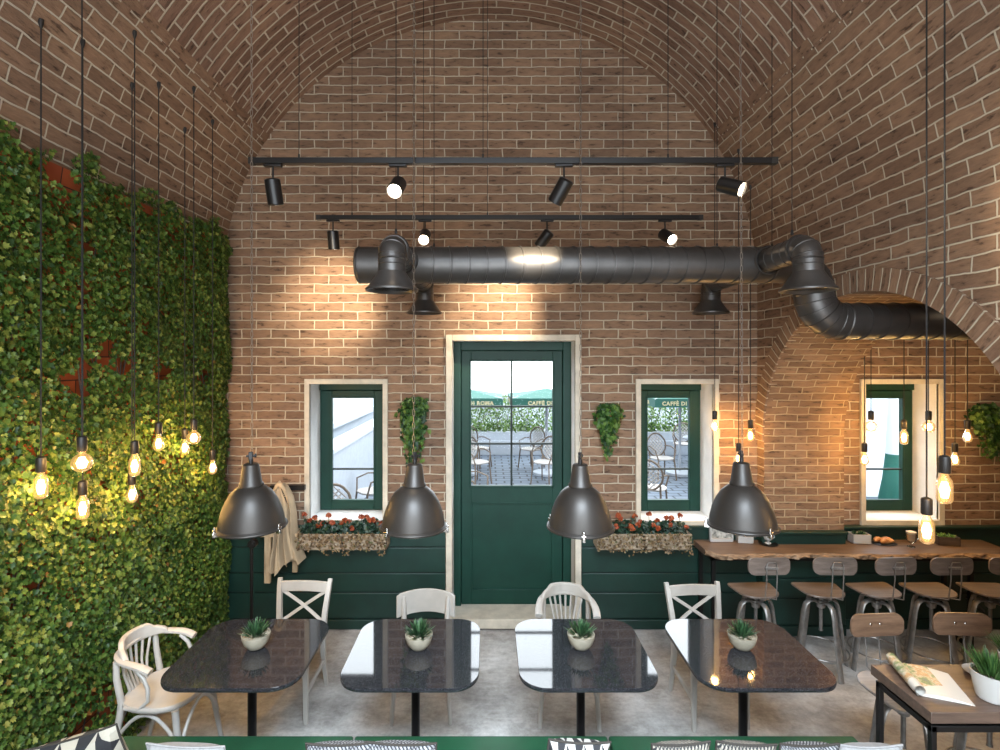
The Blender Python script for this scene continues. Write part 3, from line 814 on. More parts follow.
mb.poly([(1.9, ya(1.9), zt), (1.9, 4.805, zt), (1.9, 4.805, zt-th), (1.9, ya(1.9)+.02, zt-th)])
mb.poly([(4.55, ya(4.55), zt), (4.55, ya(4.55)+.02, zt-th), (4.55, 4.805, zt-th), (4.55, 4.805, zt)])
mb.build('worktop', M['wood_counter'], t, smooth=0)
def edge(a):
    r1, r2, r3 = (.010*math.sin(a*31+k*2.1)+.008*math.sin(a*77+k) for k in (0, 1, 2))
    y = ya(a)
    return [(a, y, zt+.0005), (a, y-.012+r1*.5, zt-.010), (a, y-.018+r2, zt-.028+r1*.5), (a, y-.004+r3, zt-.044), (a, y+.02, zt-th)]
xe = [1.9+i*(4.55-1.9)/260 for i in range(261)]
for i in range(260):
    A, B = edge(xe[i]), edge(xe[i+1])
    for k in range(4): eb.poly([A[k], A[k+1], B[k+1], B[k]])
eb.build('bark_edge', M['wood_edge'], t, smooth=60)
BK = M['black_metal']
def frame_leg(x, dn):
    f = MB(); f.box(x-.015, x+.015, 4.50, 4.53, 0, zt-th); f.box(x-.015, x+.015, 4.70 if XR-.1 < x < XO else 4.765, (4.70 if XR-.1 < x < XO else 4.765)+.03, 0, zt-th)
    f.box(x-.015, x+.015, 4.5, 4.79, zt-th-.03, zt-th); f.box(x-.015, x+.015, 4.5, 4.79, .0, .03)
    return f.build('leg_frame', BK, t)
frame_leg(1.955, 0); frame_leg(4.19, 0)
f = MB(); f.box(1.94, 4.5, 4.50, 4.53, zt-th-.028, zt-th); f.build('front_rail', BK, t)
f = MB(); f.bar((4.20, 4.56, .42), (4.5, 4.72, .22), .02); f.build('brace', BK, t)

# ---------------------------------------------------------------- things on the counter
ZC = zt+.0015
def on(u, v): d = F*(H-ZC)/(v-CY); return Vector((X(u, d), d, ZC))
# framed picture in a white box frame
t = NT('picture_print'); o = t.obj()
t.p(Base_Color=t.ramp(t.noise(14, 4, .6, o), [(.35, (.10, .10, .09)), (.5, (.42, .40, .35)), (.65, (.66, .63, .57))]), Roughness=.5); M['print'] = t.m
q = on(722, 542); t = thing('picture_frame', 'small white box frame with a grey picture standing on the counter under the dome lamp', 'picture frame', q)
mb = MB(); rect_frame(mb, -.105, .105, 0, .15, .012, -.0, .035, .03); mb.build('frame', M['porcelain'], t, bevel=.002)
mb = MB(); mb.box(-.094, .094, .022, .03, .029, .139); mb.build('picture', M['print'], t)
q = on(746, 543.5); t = thing('card_box', 'plain white card box on the counter next to the small picture frame', 'box', q, rotz=-.15)
mb = MB(); mb.box(-.066, .066, 0, .08, 0, .085); mb.box(-.067, .067, -.001, .081, .085, .092); mb.build('box', M['porcelain'], t, bevel=.003)
def cup(name, label, q, glassy=False):
    t = thing(name, label, 'cup', q)
    return t
t = thing('espresso_cup', 'white cup on a foot standing on a black saucer below the dome lamp', 'cup', on(771, 546)+Vector((0, .05, .008)))
mb = MB(); mb.lathe([(0, .0), (.028, 0), (.026, .006), (.010, .014), (.012, .022), (.03, .034), (.038, .055), (.039, .082), (.036, .082), (.034, .056), (.0, .036)], seg=24); mb.build('cup', M['porcelain'], t)
mb = MB(); mb.tube([(.036, 0, .07), (.056, 0, .066), (.058, 0, .05), (.035, 0, .042)], .004, 6); mb.build('handle', M['porcelain'], t)
t2 = thing('saucer', 'small black saucer under the white cup on the counter', 'saucer', on(771, 546)+Vector((0, .05, 0)))
mb = MB(); mb.lathe([(0, .0), (.04, .0), (.078, .007), (.08, .010), (.04, .0075), (0, .0075)], seg=28); mb.build('saucer', M['black_metal'], t2)
def trough(label, q, w, d_, h, mat, leaf, rz, n, name='succulent_planter'):
    t = thing(name, label, 'planter', q, rotz=rz)
    mb = MB(); mb.box(-w/2, w/2, -d_/2, d_/2, 0, .006)
    for x0, x1, y0, y1 in ((-w/2, w/2, -d_/2, -d_/2+.008), (-w/2, w/2, d_/2-.008, d_/2), (-w/2, -w/2+.008, -d_/2, d_/2), (w/2-.008, w/2, -d_/2, d_/2)): mb.box(x0, x1, y0, y1, 0, h)
    mb.build('trough', mat, t, bevel=.002)
    mb = MB(); mb.box(-w/2+.006, w/2-.006, -d_/2+.006, d_/2-.006, h-.03, h-.012); mb.build('soil', M['soil'], t)
    mb = MB(); rd = random.Random(n)
    for k in range(n):
        cx, cy = rd.uniform(-w/2+.02, w/2-.02), rd.uniform(-d_/2+.02, d_/2-.02)
        for j in range(11):
            a = rd.uniform(0, 2*PI); el = math.radians(rd.uniform(15, 80))
            mb.blade((cx, cy, h-.015), (math.cos(a)*math.cos(el), math.sin(a)*math.cos(el), math.sin(el)), rd.uniform(.025, .05), .016, .1, 3)
    mb.build('plants', leaf, t); return t
trough('white square planter with green succulents on the counter beside the brick pier', on(863, 544)+Vector((0, .045, 0)), .155, .09, .082, M['porcelain'], M['succulent'], -.12, 10)
trough('dark wooden trough of pale green succulents on the counter under the window', on(951, 546)+Vector((0, .045, 0)), .17, .085, .075, M['wood_box'], M['succulent_light'], -.2, 13)
# croissants on a plate
q = on(884, 543.5)
t = thing('plate', 'black oval plate of croissants on the counter', 'plate', q)
mb = MB(); pl = superell(.22, .14, 2, 36)
mb.prism(pl, 0, .008, inset=.1); mb.build('plate', M['black_metal'], t)
tt = NT('croissant'); o = tt.obj(); tt.p(Base_Color=tt.ramp(tt.noise(30, 4, .6, o), [(.35, (.30, .10, .03)), (.65, (.62, .33, .12))]), Roughness=.5); M['croissant'] = tt.m
for k, (dx, dy, rz) in enumerate(((-.04, .018, .4), (.035, .012, -.5), (-.002, -.026, .1))):
    t = thing('croissant', ('golden croissant on the black plate, the one beside the white planter', 'golden croissant on the black plate, the one on the side of the latte glass', 'golden croissant on the black plate, nearest the counter edge')[k], 'croissant', q+Vector((dx, dy, .009)), rotz=rz, group='croissants on the black plate')
    mb = MB(); pts = []; rr = []
    for i in range(19):
        a = math.radians(-75+150*i/18); q_ = abs(i-9)/9
        pts.append((.05*math.sin(a), .028*math.cos(a)-.02, .021-.006*q_)); rr.append((.023*(1-q_**2*.75))*(1+.09*(i % 3 == 0)))
    mb.tube(pts, rr, 12); mb.build('croissant', M['croissant'], t)
# latte glass
M['latte'] = pbr('latte', (.55, .33, .19), .5); M['foam'] = pbr('milk_foam', (.72, .60, .47), .7)
t = thing('latte_glass', 'footed glass of milky coffee on the counter under the lowest hanging bulb', 'glass', on(914, 548)+Vector((0, .03, 0)))
mb = MB(); mb.lathe([(0, .0), (.03, 0), (.028, .006), (.008, .014), (.008, .03), (.02, .04), (.036, .055), (.041, .135), (.038, .135), (.033, .058), (0, .044)], seg=28); mb.build('glass', M['clear_glass'], t)
mb = MB(); mb.lathe([(0, .046), (.030, .058), (.036, .115), (0, .115)], seg=24); mb.build('coffee', M['latte'], t)
mb = MB(); mb.lathe([(.036, .115), (.038, .132), (.02, .14), (0, .142)], seg=24); mb.build('foam', M['foam'], t)
mb = MB(); mb.tube([(.04, 0, .115), (.062, 0, .11), (.062, 0, .075), (.038, 0, .068)], .005, 8); mb.build('handle', M['clear_glass'], t)

# ================================================================== TALL DARK TABLE (right)
t = thing('tall_table', 'tall dark wooden table on a black metal frame holding an open magazine', 'table', (0, 0, 0))
tx0, tx1, ty0, ty1, tz = 2.012, 2.95, 2.36, 2.735, .90
mb = MB(); mb.box(tx0, tx1, ty0, ty1, tz-.052, tz); mb.build('tabletop', M['wood_table'], t, bevel=.003)
mb = MB()
ix0, ix1, iy0, iy1 = tx0+.012, tx1-.012, ty0+.012, ty1-.02
for x in (ix0, ix1):
    mb2 = MB()
    for y in (iy0, iy1-.025): mb2.box(x if x == ix0 else x-.025, x+.025 if x == ix0 else x, y, y+.025, 0, tz-.07)
    mb2.box(x if x == ix0 else x-.025, x+.025 if x == ix0 else x, iy0, iy1, tz-.10, tz-.072)
    mb2.build('leg_frame', BK, t, bevel=.002)
mb.box(ix0, ix1, iy0, iy0+.025, tz-.10, tz-.072); mb.box(ix0, ix1, iy1-.025, iy1, tz-.10, tz-.072)
mb.box(ix0+.04, ix1-.04, iy0+.05, iy1-.05, tz-.075, tz-.0515)
mb.build('top_frame', BK, t, bevel=.002)
# magazine: right pages flat, left pages rolled back
t = NT('magazine_page'); uv = t.uv()
pic = t.ramp(t.noise(3.4, 5, .6, uv), [(.30, (.14, .16, .21)), (.42, (.16, .22, .07)), (.50, (.52, .44, .32)), (.56, (.45, .24, .08)), (.68, (.60, .54, .44))])
det = t.noise(18, 5, .65, uv)
sepu = t.n('SeparateXYZ', Vector=uv).outputs
mask = t.math('LESS_THAN', sepu[0], .62)
m2 = t.math('GREATER_THAN', t.math('ADD', sepu[1], t.math('MULTIPLY', sepu[0], -.35)), .18)
c = t.mix(t.math('MULTIPLY', mask, m2), (.54, .51, .46), t.mix(.55, pic, t.ramp(det, [(.3, (.25, .25, .25)), (.7, (1.2, 1.2, 1.2))]), 'MULTIPLY'))
t.p(Base_Color=c, Roughness=.35); M['page'] = t.m
M['page_edge'] = pbr('paper_edges', (.62, .60, .55), .8)
def onT(u, v, dz_=0): d = F*(H-tz-dz_)/(v-CY); return Vector((X(u, d), d, tz+dz_))
A, B = onT(907, 659), onT(926, 697)           # spine of the magazine, far / near
Cc, Dd = onT(973, 704), onT(930+20, 665)
t = thing('magazine', 'open magazine with its left pages rolled back on the tall dark table', 'magazine', (0, 0, 0))
mb = MB(); ns, nt_ = 16, 8
sp0, sp1 = onT(894, 664), onT(921.5, 696)     # fold line
e0, e1 = onT(948, 674), onT(975.5, 706.5)
def pg(s, q, lift):
    a = sp0.lerp(sp1, q); b = e0.lerp(e1, q); p = a.lerp(b, s); p.z = tz+.002+lift*math.sin(PI*min(1, s*1.0))**.9*(1-.45*s)+.004*(1-s); return p
for i in range(ns):
    for j in range(nt_):
        s0_, s1_, q0, q1 = i/ns, (i+1)/ns, j/nt_, (j+1)/nt_
        mb.poly([pg(s0_, q0, .016), pg(s1_, q0, .016), pg(s1_, q1, .016), pg(s0_, q1, .016)], [(s0_, 1-q0), (s1_, 1-q0), (s1_, 1-q1), (s0_, 1-q1)])
mb.build('open_page', M['page'], t, smooth=60)
mb = MB()
for i in range(ns):
    s0_, s1_ = i/ns, (i+1)/ns
    for q in (0, 1):
        a, b = pg(s0_, q, .016), pg(s1_, q, .016); mb.poly([a, b, (b.x, b.y, tz+.001), (a.x, a.y, tz+.001)])
a, b = pg(1, 0, .016), pg(1, 1, .016); mb.poly([a, b, (b.x, b.y, tz+.001), (a.x, a.y, tz+.001)])
mb.build('page_block', M['page_edge'], t, smooth=0)
mb = MB(); ax = (sp1-sp0).normalized(); L = (sp1-sp0).length; side = ax.cross(Vector((0, 0, 1))).normalized()
rr = .026; c0 = sp0-side*.004; nseg = 30
if (e0-sp0).dot(side) > 0: side = -side
def sr(k, q):
    a = -PI/2+.2+k/nseg*(PI*2.55); r = rr*(1-.28*k/nseg)
    return c0+ax*(L*q)+side*(r*math.cos(a)+.012)+Vector((0, 0, .028+r*math.sin(a)))
for k in range(nseg):
    mb.poly([sr(k, -.04), sr(k+1, -.04), sr(k+1, 1.03), sr(k, 1.03)], [(k/nseg*.5, 1), ((k+1)/nseg*.5, 1), ((k+1)/nseg*.5, 0), (k/nseg*.5, 0)])
mb.build('rolled_pages', M['page'], t, smooth=80)
# grassy pots
def grass_pot(label, loc, r, h, n, seed, name='potted_grass'):
    rd = random.Random(seed)
    t = thing(name, label, 'potted plant', loc, group='white pots on the tall dark table')
    prof = [(0, 0), (r*.70, 0), (r*.74, .004)]
    for i in range(12):
        q = i/11; b = r*(.75+.25*q); prof += [(b, .006+q*(h-.014)), (b+.0016, .006+q*(h-.014)+.004)]
    prof += [(r*1.02, h), (r*.95, h), (r*.9, h-.012), (0, h-.012)]
    MB().lathe(prof, seg=40).build('pot', M['porcelain'], t)
    MB().lathe([(r*.9, h-.011), (0, h-.006)], seg=20).build('soil', M['soil'], t)
    mb = MB()
    for k in range(n):
        a = rd.uniform(0, 2*PI); q = rd.random()**.7; el = math.radians(88-38*q+rd.uniform(-7, 7)); r0 = r*.75*q
        mb.blade((r0*math.cos(a), r0*math.sin(a), h-.01), (math.cos(a)*math.cos(el), math.sin(a)*math.cos(el), math.sin(el)), rd.uniform(.06, .115), .0055, rd.uniform(-.05, .25), 3)
    mb.build('grass', M['grass'], t); return t
p = onT(990, 709); grass_pot('white ribbed pot of spiky green grass at the front of the tall dark table', p+Vector((.082, .075, .001)), .080, .125, 230, 3)
p = onT(1003, 681); grass_pot('white ribbed pot of green grass partly hidden behind the front grassy pot', p+Vector((.135, .085, .001)), .058, .09, 160, 8)
p = onT(969, 678); t = thing('white_saucer', 'round white saucer on the tall dark table behind the front grassy pot', 'saucer', p+Vector((.075, .03, .001)))
MB().lathe([(0, 0), (.03, 0), (.062, .014), (.064, .018), (.03, .008), (0, .007)], seg=28).build('saucer', M['porcelain'], t)

# ================================================================== BANQUETTE AND CUSHIONS
t = thing('banquette', 'long green bench with three seat sections along the bottom of the picture', 'bench', (0, 0, 0))
bx = [-1.99, X(354, 2.83), X(608, 2.83), 2.00]
for i in range(3):
    mb = MB(); mb.box(bx[i]+.004, bx[i+1]-.004, 2.16, 2.842, .30, .45); mb.build('seat_cushion', M['green_seat'], t, bevel=.012, bseg=3)
    mb = MB(); mb.box(bx[i]+.004, bx[i+1]-.004, 1.99, 2.10, .452, .80); mb.build('back_cushion', M['green_seat'], t, bevel=.02, bseg=3)
mb = MB(); mb.box(bx[0], bx[3], 2.0, 2.80, .06, .30); mb.box(bx[0], bx[3], 1.94, 1.988, .06, .80); mb.box(bx[0]+.05, bx[3]-.05, 2.05, 2.74, 0, .06); mb.build('base', M['green_panel'], t, bevel=.004)
def tri_mat(name, ca, cb, n=5):
    t = NT(name); uv = t.uv(); s = t.n('SeparateXYZ', Vector=t.scalev(uv, (n, n, 1))).outputs
    fx, fy_ = t.math('FRACT', s[0]), t.math('FRACT', s[1]); par = t.math('MODULO', t.math('ADD', t.math('FLOOR', s[0]), t.math('FLOOR', s[1])), 2)
    tri = t.math('GREATER_THAN', fx, fy_)
    tri2 = t.math('GREATER_THAN', t.math('ADD', fx, fy_), 1.0)
    pick = t.math('ADD', t.math('MULTIPLY', tri, par), t.math('MULTIPLY', tri2, t.math('SUBTRACT', 1, par)))
    grey = t.mix(t.noise(n*.9, 1, .5, uv), cb, tuple(k*.55 for k in cb))
    t.p(Base_Color=t.mix(pick, ca, grey), Roughness=.85); t.bump(t.noise(220, 2, .5, uv), .15, .002); return t.m
def weave_mat(name, ca, cb, sc, rot):
    t = NT(name); uv = t.uv(); mp = t.n('Mapping', Vector=uv, Rotation=(0, 0, rot), Scale=(sc, sc, 1)).outputs[0]
    b = t.n('TexBrick', {'offset': .5}, Vector=mp, Color1=ca, Color2=ca, Mortar=cb, Scale=1., Mortar_Size=.18, Mortar_Smooth=.1, Brick_Width=2.4, Row_Height=.8)
    nz = t.noise(24, 3, .6, uv); t.p(Base_Color=t.mix(t.ramp(nz, [(.45, (0, 0, 0)), (.55, (.4, .4, .4))]), b.outputs[0], cb), Roughness=.9); return t.m
M['tri'] = tri_mat('black_cream_triangles', (.012, .012, .014), (.46, .42, .34), 5)
M['tri2'] = tri_mat('grey_black_triangles', (.014, .014, .016), (.52, .50, .46), 7)
M['weave'] = weave_mat('black_white_weave', (.25, .25, .25), (.02, .02, .025), 30, .5)
M['weave2'] = weave_mat('black_cream_weave', (.28, .25, .20), (.018, .018, .02), 24, -.6)
M['cush_plain'] = pbr('pale_grey_fabric', (.23, .225, .22), .9, var=.12, nscale=40)
def cushion(label, loc, w, h, mat, rot, edge_mat=None):
    t = thing('cushion', label, 'cushion', loc, group='cushions along the green bench', rot=rot)
    mb = MB(); n = 16
    def pt(i, j, s):
        a, b = -1+2*i/n, -1+2*j/n
        k = 1-.07*(1-abs(a)**2)*abs(b)**4-.0; k2 = 1-.07*(1-abs(b)**2)*abs(a)**4
        th_ = .075*max(0, (1-abs(a)**3)*(1-abs(b)**3))**.55
        return (a*w/2*k2, s*th_, (b*k+1)*h/2)
    for s in (-1, 1):
        for i in range(n):
            for j in range(n):
                q = [(i, j), (i+1, j), (i+1, j+1), (i, j+1)]
                if s > 0: q = q[::-1]
                mb.poly([pt(a, b, s) for a, b in q], [(a/n, b/n) for a, b in q])
    me = mb.build('cover', mat, t, smooth=60)
    pi = MB(); loop = [pt(i, 0, 1) for i in range(n)]+[pt(n, j, 1) for j in range(n)]+[pt(n-i, n, 1) for i in range(n)]+[pt(0, n-j, 1) for j in range(n)]
    pi.tube(loop, .005, 6, closed=True); pi.build('piping', M['cloth_dark'] if edge_mat is None else edge_mat, t)
    return t
tl_ = math.radians
def ctop(u, v, d): return P(u, v, d)

CY_ = 2.30
def cu(lab, u, w, h, mat, ry=0, rz=0, em=None, y=CY_, rx=13):
    dz = w/2*math.sin(abs(tl_(ry))); return cushion(lab, (X(u, y-.10), y, .452+dz), w, h-dz, mat, (tl_(rx), tl_(ry), tl_(rz)), em)
cu('cushion of black and cream triangles at the ivy end of the green bench', 84, .40, .42, M['tri'], -13, 6, y=2.36)
cu('pale plain cushion tucked beside the black and cream triangle cushion', 186, .34, .428, M['cush_plain'], 0, -3, M['cush_plain'])
cu('grey woven cushion on the bench on the ivy side of the first seat joint', 337, .285, .438, M['weave'], 1, 3)
cu('grey woven cushion on the bench on the door side of the first seat joint', 404, .30, .44, M['weave'], -1, -3)
cu('rounded cushion of grey and black triangles in the middle of the green bench', 566, .27, .445, M['tri2'], 7, 6)
cu('black and cream woven cushion just past the second seat joint', 682, .25, .44, M['weave2'], -1, 2)
cu('black and cream woven cushion leaning beside its twin, further from the seat joint', 744, .25, .44, M['weave2'], 2, -2)
cu('grey woven cushion near the counter end of the green bench', 810, .25, .435, M['weave'])
cu('pale plain cushion at the counter end of the green bench', 872, .26, .428, M['cush_plain'], 0, 0, M['cush_plain'])
# ================================================================== DOME LAMPS
LM = M['lamp_metal']
def make_dome(label, loc, rot):
    t = thing('dome_pendant_lamp', label, 'pendant lamp', loc, group='bronze dome lamps over the four tables', rot=rot)   # origin at the rim centre
    out = [(.198, -.004), (.202, .004), (.198, .012), (.192, .014), (.186, .05), (.172, .10), (.150, .150), (.120, .195), (.088, .220), (.070, .230), (.073, .236), (.072, .243), (.064, .250), (.048, .345), (.046, .352), (.040, .358), (0, .359)]
    inn = [(0, .212), (.07, .205), (.115, .185), (.145, .14), (.166, .095), (.18, .05), (.186, .01), (.190, -.002), (.198, -.004)]
    MB().lathe(inn+out[1:], seg=48).build('shade', LM, t, smooth=50)
    MB().tube([(.2*math.cos(2*PI*i/56), .2*math.sin(2*PI*i/56), 0) for i in range(56)], .0085, 8, closed=True).build('rim', LM, t)
    g = MB(); g.lathe([(.19, -.004), (.16, -.022), (.11, -.036), (.05, -.044), (0, -.046)], seg=40); g.build('glass_cover', M['clear_glass'], t)
    b = MB(); b.lathe([(0, .02), (.03, .03), (.045, .07), (.03, .12), (.018, .14), (.018, .2)], seg=20); b.build('lamp_bulb', M['lamp_inside'], t)
    for k in range(3):
        a = math.radians(-38+k*120); ca, sa = math.cos(a), math.sin(a)
        c = MB(); m = Matrix.Rotation(a, 4, 'Z')
        c.box(.192, .222, -.008, .008, -.02, .004, m); c.box(.206, .214, -.006, .006, -.02, .035, m); c.tube([m @ Vector((.214, -.014, .012)), m @ Vector((.214, .014, .012))], .007, 8)
        c.build('clamp', M['chrome'], t, bevel=.002)
    k = MB(); k.tube([(0, 0, .355), (0, 0, .385)], .014, 12); k.box(-.012, .012, -.010, .010, .38, .425); k.tube([(-.026, 0, .402), (.026, 0, .402)], .007, 10); k.lathe([(.0, -.006), (.012, -.005), (.012, .005), (0, .006)], (.028, 0, .402), 8, Matrix.Rotation(PI/2, 3, 'Y'))
    k.build('knuckle', M['black_metal'], t, bevel=.003)
    return t
ld = ['dome lamp hanging over the table nearest the ivy wall', 'dome lamp hanging left of the green door', 'dome lamp hanging right of the green door', 'dome lamp hanging over the end of the wooden counter']
lp = [(252, 526, 2.88, (.02, -.015, .3)), (413.5, 526.5, 2.88, (.0, .02, .5)), (580.5, 526.5, 2.88, (.0, -.02, 1.1)), (742.5, 525.5, 2.88, (.0, .045, 1.5))]
for (u, v, d, rot), lab in zip(lp, ld):
    p = P(u, v, d); rz = rot[2]
    t = make_dome('bronze '+lab, p, (rot[0], rot[1], rz))
    t.scale = (.90, .90, .97)
    # chain, straight up to the vault
    top = vault_z(p.x)-p.z; c = MB(); zc = .415; k = 0
    while zc < top:
        ph = (k % 2)*PI/2; L = .022
        pts = [(math.cos(ph)*.006*math.cos(a), math.sin(ph)*.006*math.cos(a), zc+L*math.sin(a)) for a in [2*PI*i/10 for i in range(10)]]
        c.tube(pts, .0019, 4, closed=True); zc += .036; k += 1
    ch = c.build('chain', M['chain'], t)
    ch.matrix_local = (Euler((rot[0], rot[1], rz)).to_matrix().to_4x4() @ Matrix.Diagonal((.90, .90, .97, 1))).inverted()

# ================================================================== HANGING EDISON BULBS
def bulb_profile(kind):
    if kind == 'globe':
        pr = [(.013, 0), (.016, -.012)]+[(.047*math.sin(a), -.058+.047*math.cos(a)) for a in [math.radians(25+155*i/12) for i in range(13)]]
    elif kind == 'tube':
        pr = [(.013, 0), (.016, -.015), (.027, -.032), (.030, -.05), (.030, -.115), (.026, -.128), (.014, -.136), (0, -.138)]
    else:
        pr = [(.013, 0), (.015, -.018), (.024, -.042), (.032, -.068), (.033, -.085), (.026, -.105), (.012, -.116), (0, -.118)]
    return pr
BM = {}
def bulb_meshes(kind):
    L = {'globe': .105, 'tube': .138, 'pear': .118}[kind]; r = {'globe': .022, 'tube': .016, 'pear': .016}[kind]
    return L, r
PROTO = {}
def pendant(label, p_sock_top, top, kind, watt, sc=1.0, group='hanging bulbs', cap=True):
    t = thing('hanging_bulb', label, 'pendant light', p_sock_top, group=group)
    L, r = bulb_meshes(kind)
    if kind not in PROTO:
        s = MB(); s.lathe([(0, .004), (.008, .004), (.020, -.002), (.022, -.008), (.022, -.072), (.019, -.076), (0, -.076)], seg=18); sm = s.build('socket', M['socket'], t)
        b = MB(); b.lathe([(a, z-.074) for a, z in bulb_profile(kind)], seg=24); bm = b.build('bulb', M['bulb_glass'], t)
        f = MB(); n = 7
        zt_, zb = -.074-L*.30, -.074-L*.80
        for k in range(n):
            a = 2*PI*k/n; a2 = a+.5
            f.tube([(r*.45*math.cos(a), r*.45*math.sin(a), zt_), (r*math.cos(a2), r*math.sin(a2), (zt_+zb)/2), (r*.6*math.cos(a), r*.6*math.sin(a), zb)], .0034, 6)
        f.lathe([(0, zb-.004), (r*.5, zb), (r*.6, (zt_+zb)/2), (r*.4, zt_), (0, zt_+.004)], seg=10)
        fm = f.build('filament', M['filament'], bm)
        PROTO[kind] = (sm, bm, fm)
    else:
        sm, bm, fm = PROTO[kind]
        s2 = sm.copy(); COL.objects.link(s2); s2.parent = t
        b2 = bm.copy(); COL.objects.link(b2); b2.parent = t
        f2 = fm.copy(); COL.objects.link(f2); f2.parent = b2
        sm = s2
    t.scale = (sc, sc, sc)
    c = MB(); h = (top-p_sock_top.z)/sc; c.tube([(0, 0, 0), (0, 0, h)], .0036, 6); c.build('cord', M['cord'], t)
    if cap:
        k = MB(); k.lathe([(0, h+.002), (.013, h), (.012, h-.02), (.005, h-.045), (0, h-.046)], seg=12); k.build('ceiling_hook', M['socket'], t)
    lp_ = Vector((p_sock_top.x, p_sock_top.y, p_sock_top.z-(.074+L*.55)*sc))
    ld_ = bpy.data.lights.new('bulb_light', 'POINT'); ld_.energy = watt; ld_.color = (1, .61, .20); ld_.shadow_soft_size = .03
    lo = bpy.data.objects.new('bulb_light', ld_); COL.objects.link(lo); lo.location = lp_
    return t
def wall_top(p):   # height of the wall/vault surface above a point
    return vault_z(p.x)
WL = 15
left = [ # u, v socket top, depth or anchor, kind, label
 (41, 457, 2.62, None, 'tube', 'hanging tube-shaped bulb nearest us before the ivy wall'),
 (82, 436.5, 2.62, None, 'globe', 'hanging round globe bulb before the ivy, with another bulb right beneath it'),
 (82.7, 481, None, (82.6, 40), 'tube', 'lowest hanging bulb before the ivy, right beneath the round globe bulb'),
 (134.6, 441, None, (134, 32), 'tube', 'hanging tube bulb before the ivy, upper one of the close pair on neighbouring cords'),
 (132, 472.5, None, (132, 83), 'pear', 'hanging bulb before the ivy, lower one of the close pair on neighbouring cords'),
 (158.7, 422.5, None, (158.5, 82.6), 'pear', 'single hanging bulb between the close pair and the highest bulbs before the ivy'),
 (184.8, 428.8, None, (184.6, 128), 'pear', 'small hanging bulb overlapping just below the highest bulb before the ivy'),
 (193.8, 419.5, None, (193.8, 86.7), 'globe', 'highest hanging bulb before the ivy wall'),
 (212.5, 450, None, (212.5, 119.7), 'pear', 'small hanging bulb before the ivy closest to the brick back wall')]
for u, v, d, anc, kind, lab in left:
    if anc: d = hit_vault(*anc).y
    p = P(u, v, d); pendant('lit '+lab, p, vault_z(p.x), kind, WL, group='hanging bulbs before the ivy wall')
right = [
 (714.8, 411, 4.69, 'pear', 'hanging bulb at the edge of the window right of the door', 0),
 (738.6, 443, 4.60, 'pear', 'hanging bulb just behind the dome lamp over the counter', 0),
 (750.4, 420, 4.66, 'pear', 'hanging bulb against the brick corner beside the arch', 0),
 (871, 411, 4.45, 'globe', 'hanging round bulb before the aisle window, higher of the two at its glass edge', 1),
 (864.5, 443, 4.45, 'pear', 'hanging bulb before the lower glass of the aisle window', 1),
 (904, 420, 4.45, 'tube', 'hanging tube bulb before the green sash of the aisle window', 1),
 (928.5, 411, 4.30, 'globe', 'hanging round bulb before the white reveal of the aisle window', 1),
 (955, 443, 4.40, 'pear', 'hanging bulb on bare brick behind the big nearer bulb', 1),
 (967.5, 420, 4.40, 'pear', 'hanging bulb beside the ivy basket under the arch', 1)]
for u, v, d, kind, lab, aisle in right:
    p = P(u, v, d); pendant('lit '+lab, p, 3.4 if aisle else vault_z(p.x), kind, 13, group='hanging bulbs around the brick arch')
for u, v, d, lab, kind in ((944.6, 456, 2.42, 'large hanging tube bulb on the thick cord, level with the window sash', 'tube'), (926.6, 498, 2.52, 'large hanging bulb lowest of all, just above the counter planter', 'tube')):
    p = P(u, v, d); pendant('lit '+lab, p, vault_z(p.x), kind, 5, 1.05, group='hanging bulbs around the brick arch')

# ================================================================== TRACK LIGHTS
def track(label, d, z, xa, xb, cords):
    t = thing('light_track', label, 'light track', ((xa+xb)/2, d, z), group='black ceiling light tracks')
    L = (xb-xa)/2
    MB().box(-L, L, -.017, .017, -.017, .017).build('rail', M['black_metal'], t, bevel=.002)
    for a_ in (-L-.004, L-.03): MB().box(a_, a_+.034, -.019, .019, -.019, .019).build('end_cap', M['socket'], t, bevel=.002)
    for x in cords:
        c = MB(); xr = x-(xa+xb)/2; c.tube([(xr, 0, .016), (xr, 0, vault_z(x)-z)], .0022, 5); c.lathe([(.0, .018), (.006, .018), (.005, .04), (0, .041)], (xr, 0, 0), 8)
        c.build('hanging_wire', M['cord'], t)
    return t
track('long black light track hanging nearer us, higher in the picture', 2.93, 3.62, -1.341, 1.623, [X(299, 2.93), X(483, 2.93), X(668, 2.93)])
track('black light track hanging behind the nearer track, close to the back wall', 4.0, 3.595, -1.315, 1.646, [X(352, 4), X(487.5, 4), X(623, 4)])
def spot(label, u, v_top, d, z, direc, lit, sc=1.0):
    x = X(u, d)
    t = thing('track_spotlight', label, 'spotlight', (x, d, z), group='black cylinder spotlights on the two tracks')
    a = MB(); a.box(-.05, .05, -.014, .014, -.032, -.0175); a.build('adapter', M['black_metal'], t, bevel=.003)
    s = MB(); s.tube([(0, 0, -.03), (0, 0, -.135)], .0055, 8); s.build('stem', M['black_metal'], t)
    dv = Vector(direc).normalized(); piv = Vector((0, 0, -.135))
    q = dv.to_track_quat('Z', 'Y').to_matrix()
    h = MB(); r = .043; h.lathe([(0, -.035), (.034, -.035), (r, -.028), (r, .105), (r-.004, .108), (r-.006, .1), (r-.008, .088), (0, .086)], piv, 28, q); hd = h.build('lamp_head', M['black_metal'], t)
    l = MB(); l.lathe([(0, .096), (r-.008, .094)], piv, 24, q); l.build('lens', M['lens_on'] if lit else M['lamp_inside'], hd)
    return t
z1_, z2_ = 3.62, 3.595
spot('black track spotlight pointing straight down from the end of the nearer track', 273, 0, 2.93, z1_, (.06, .25, -1), 0)
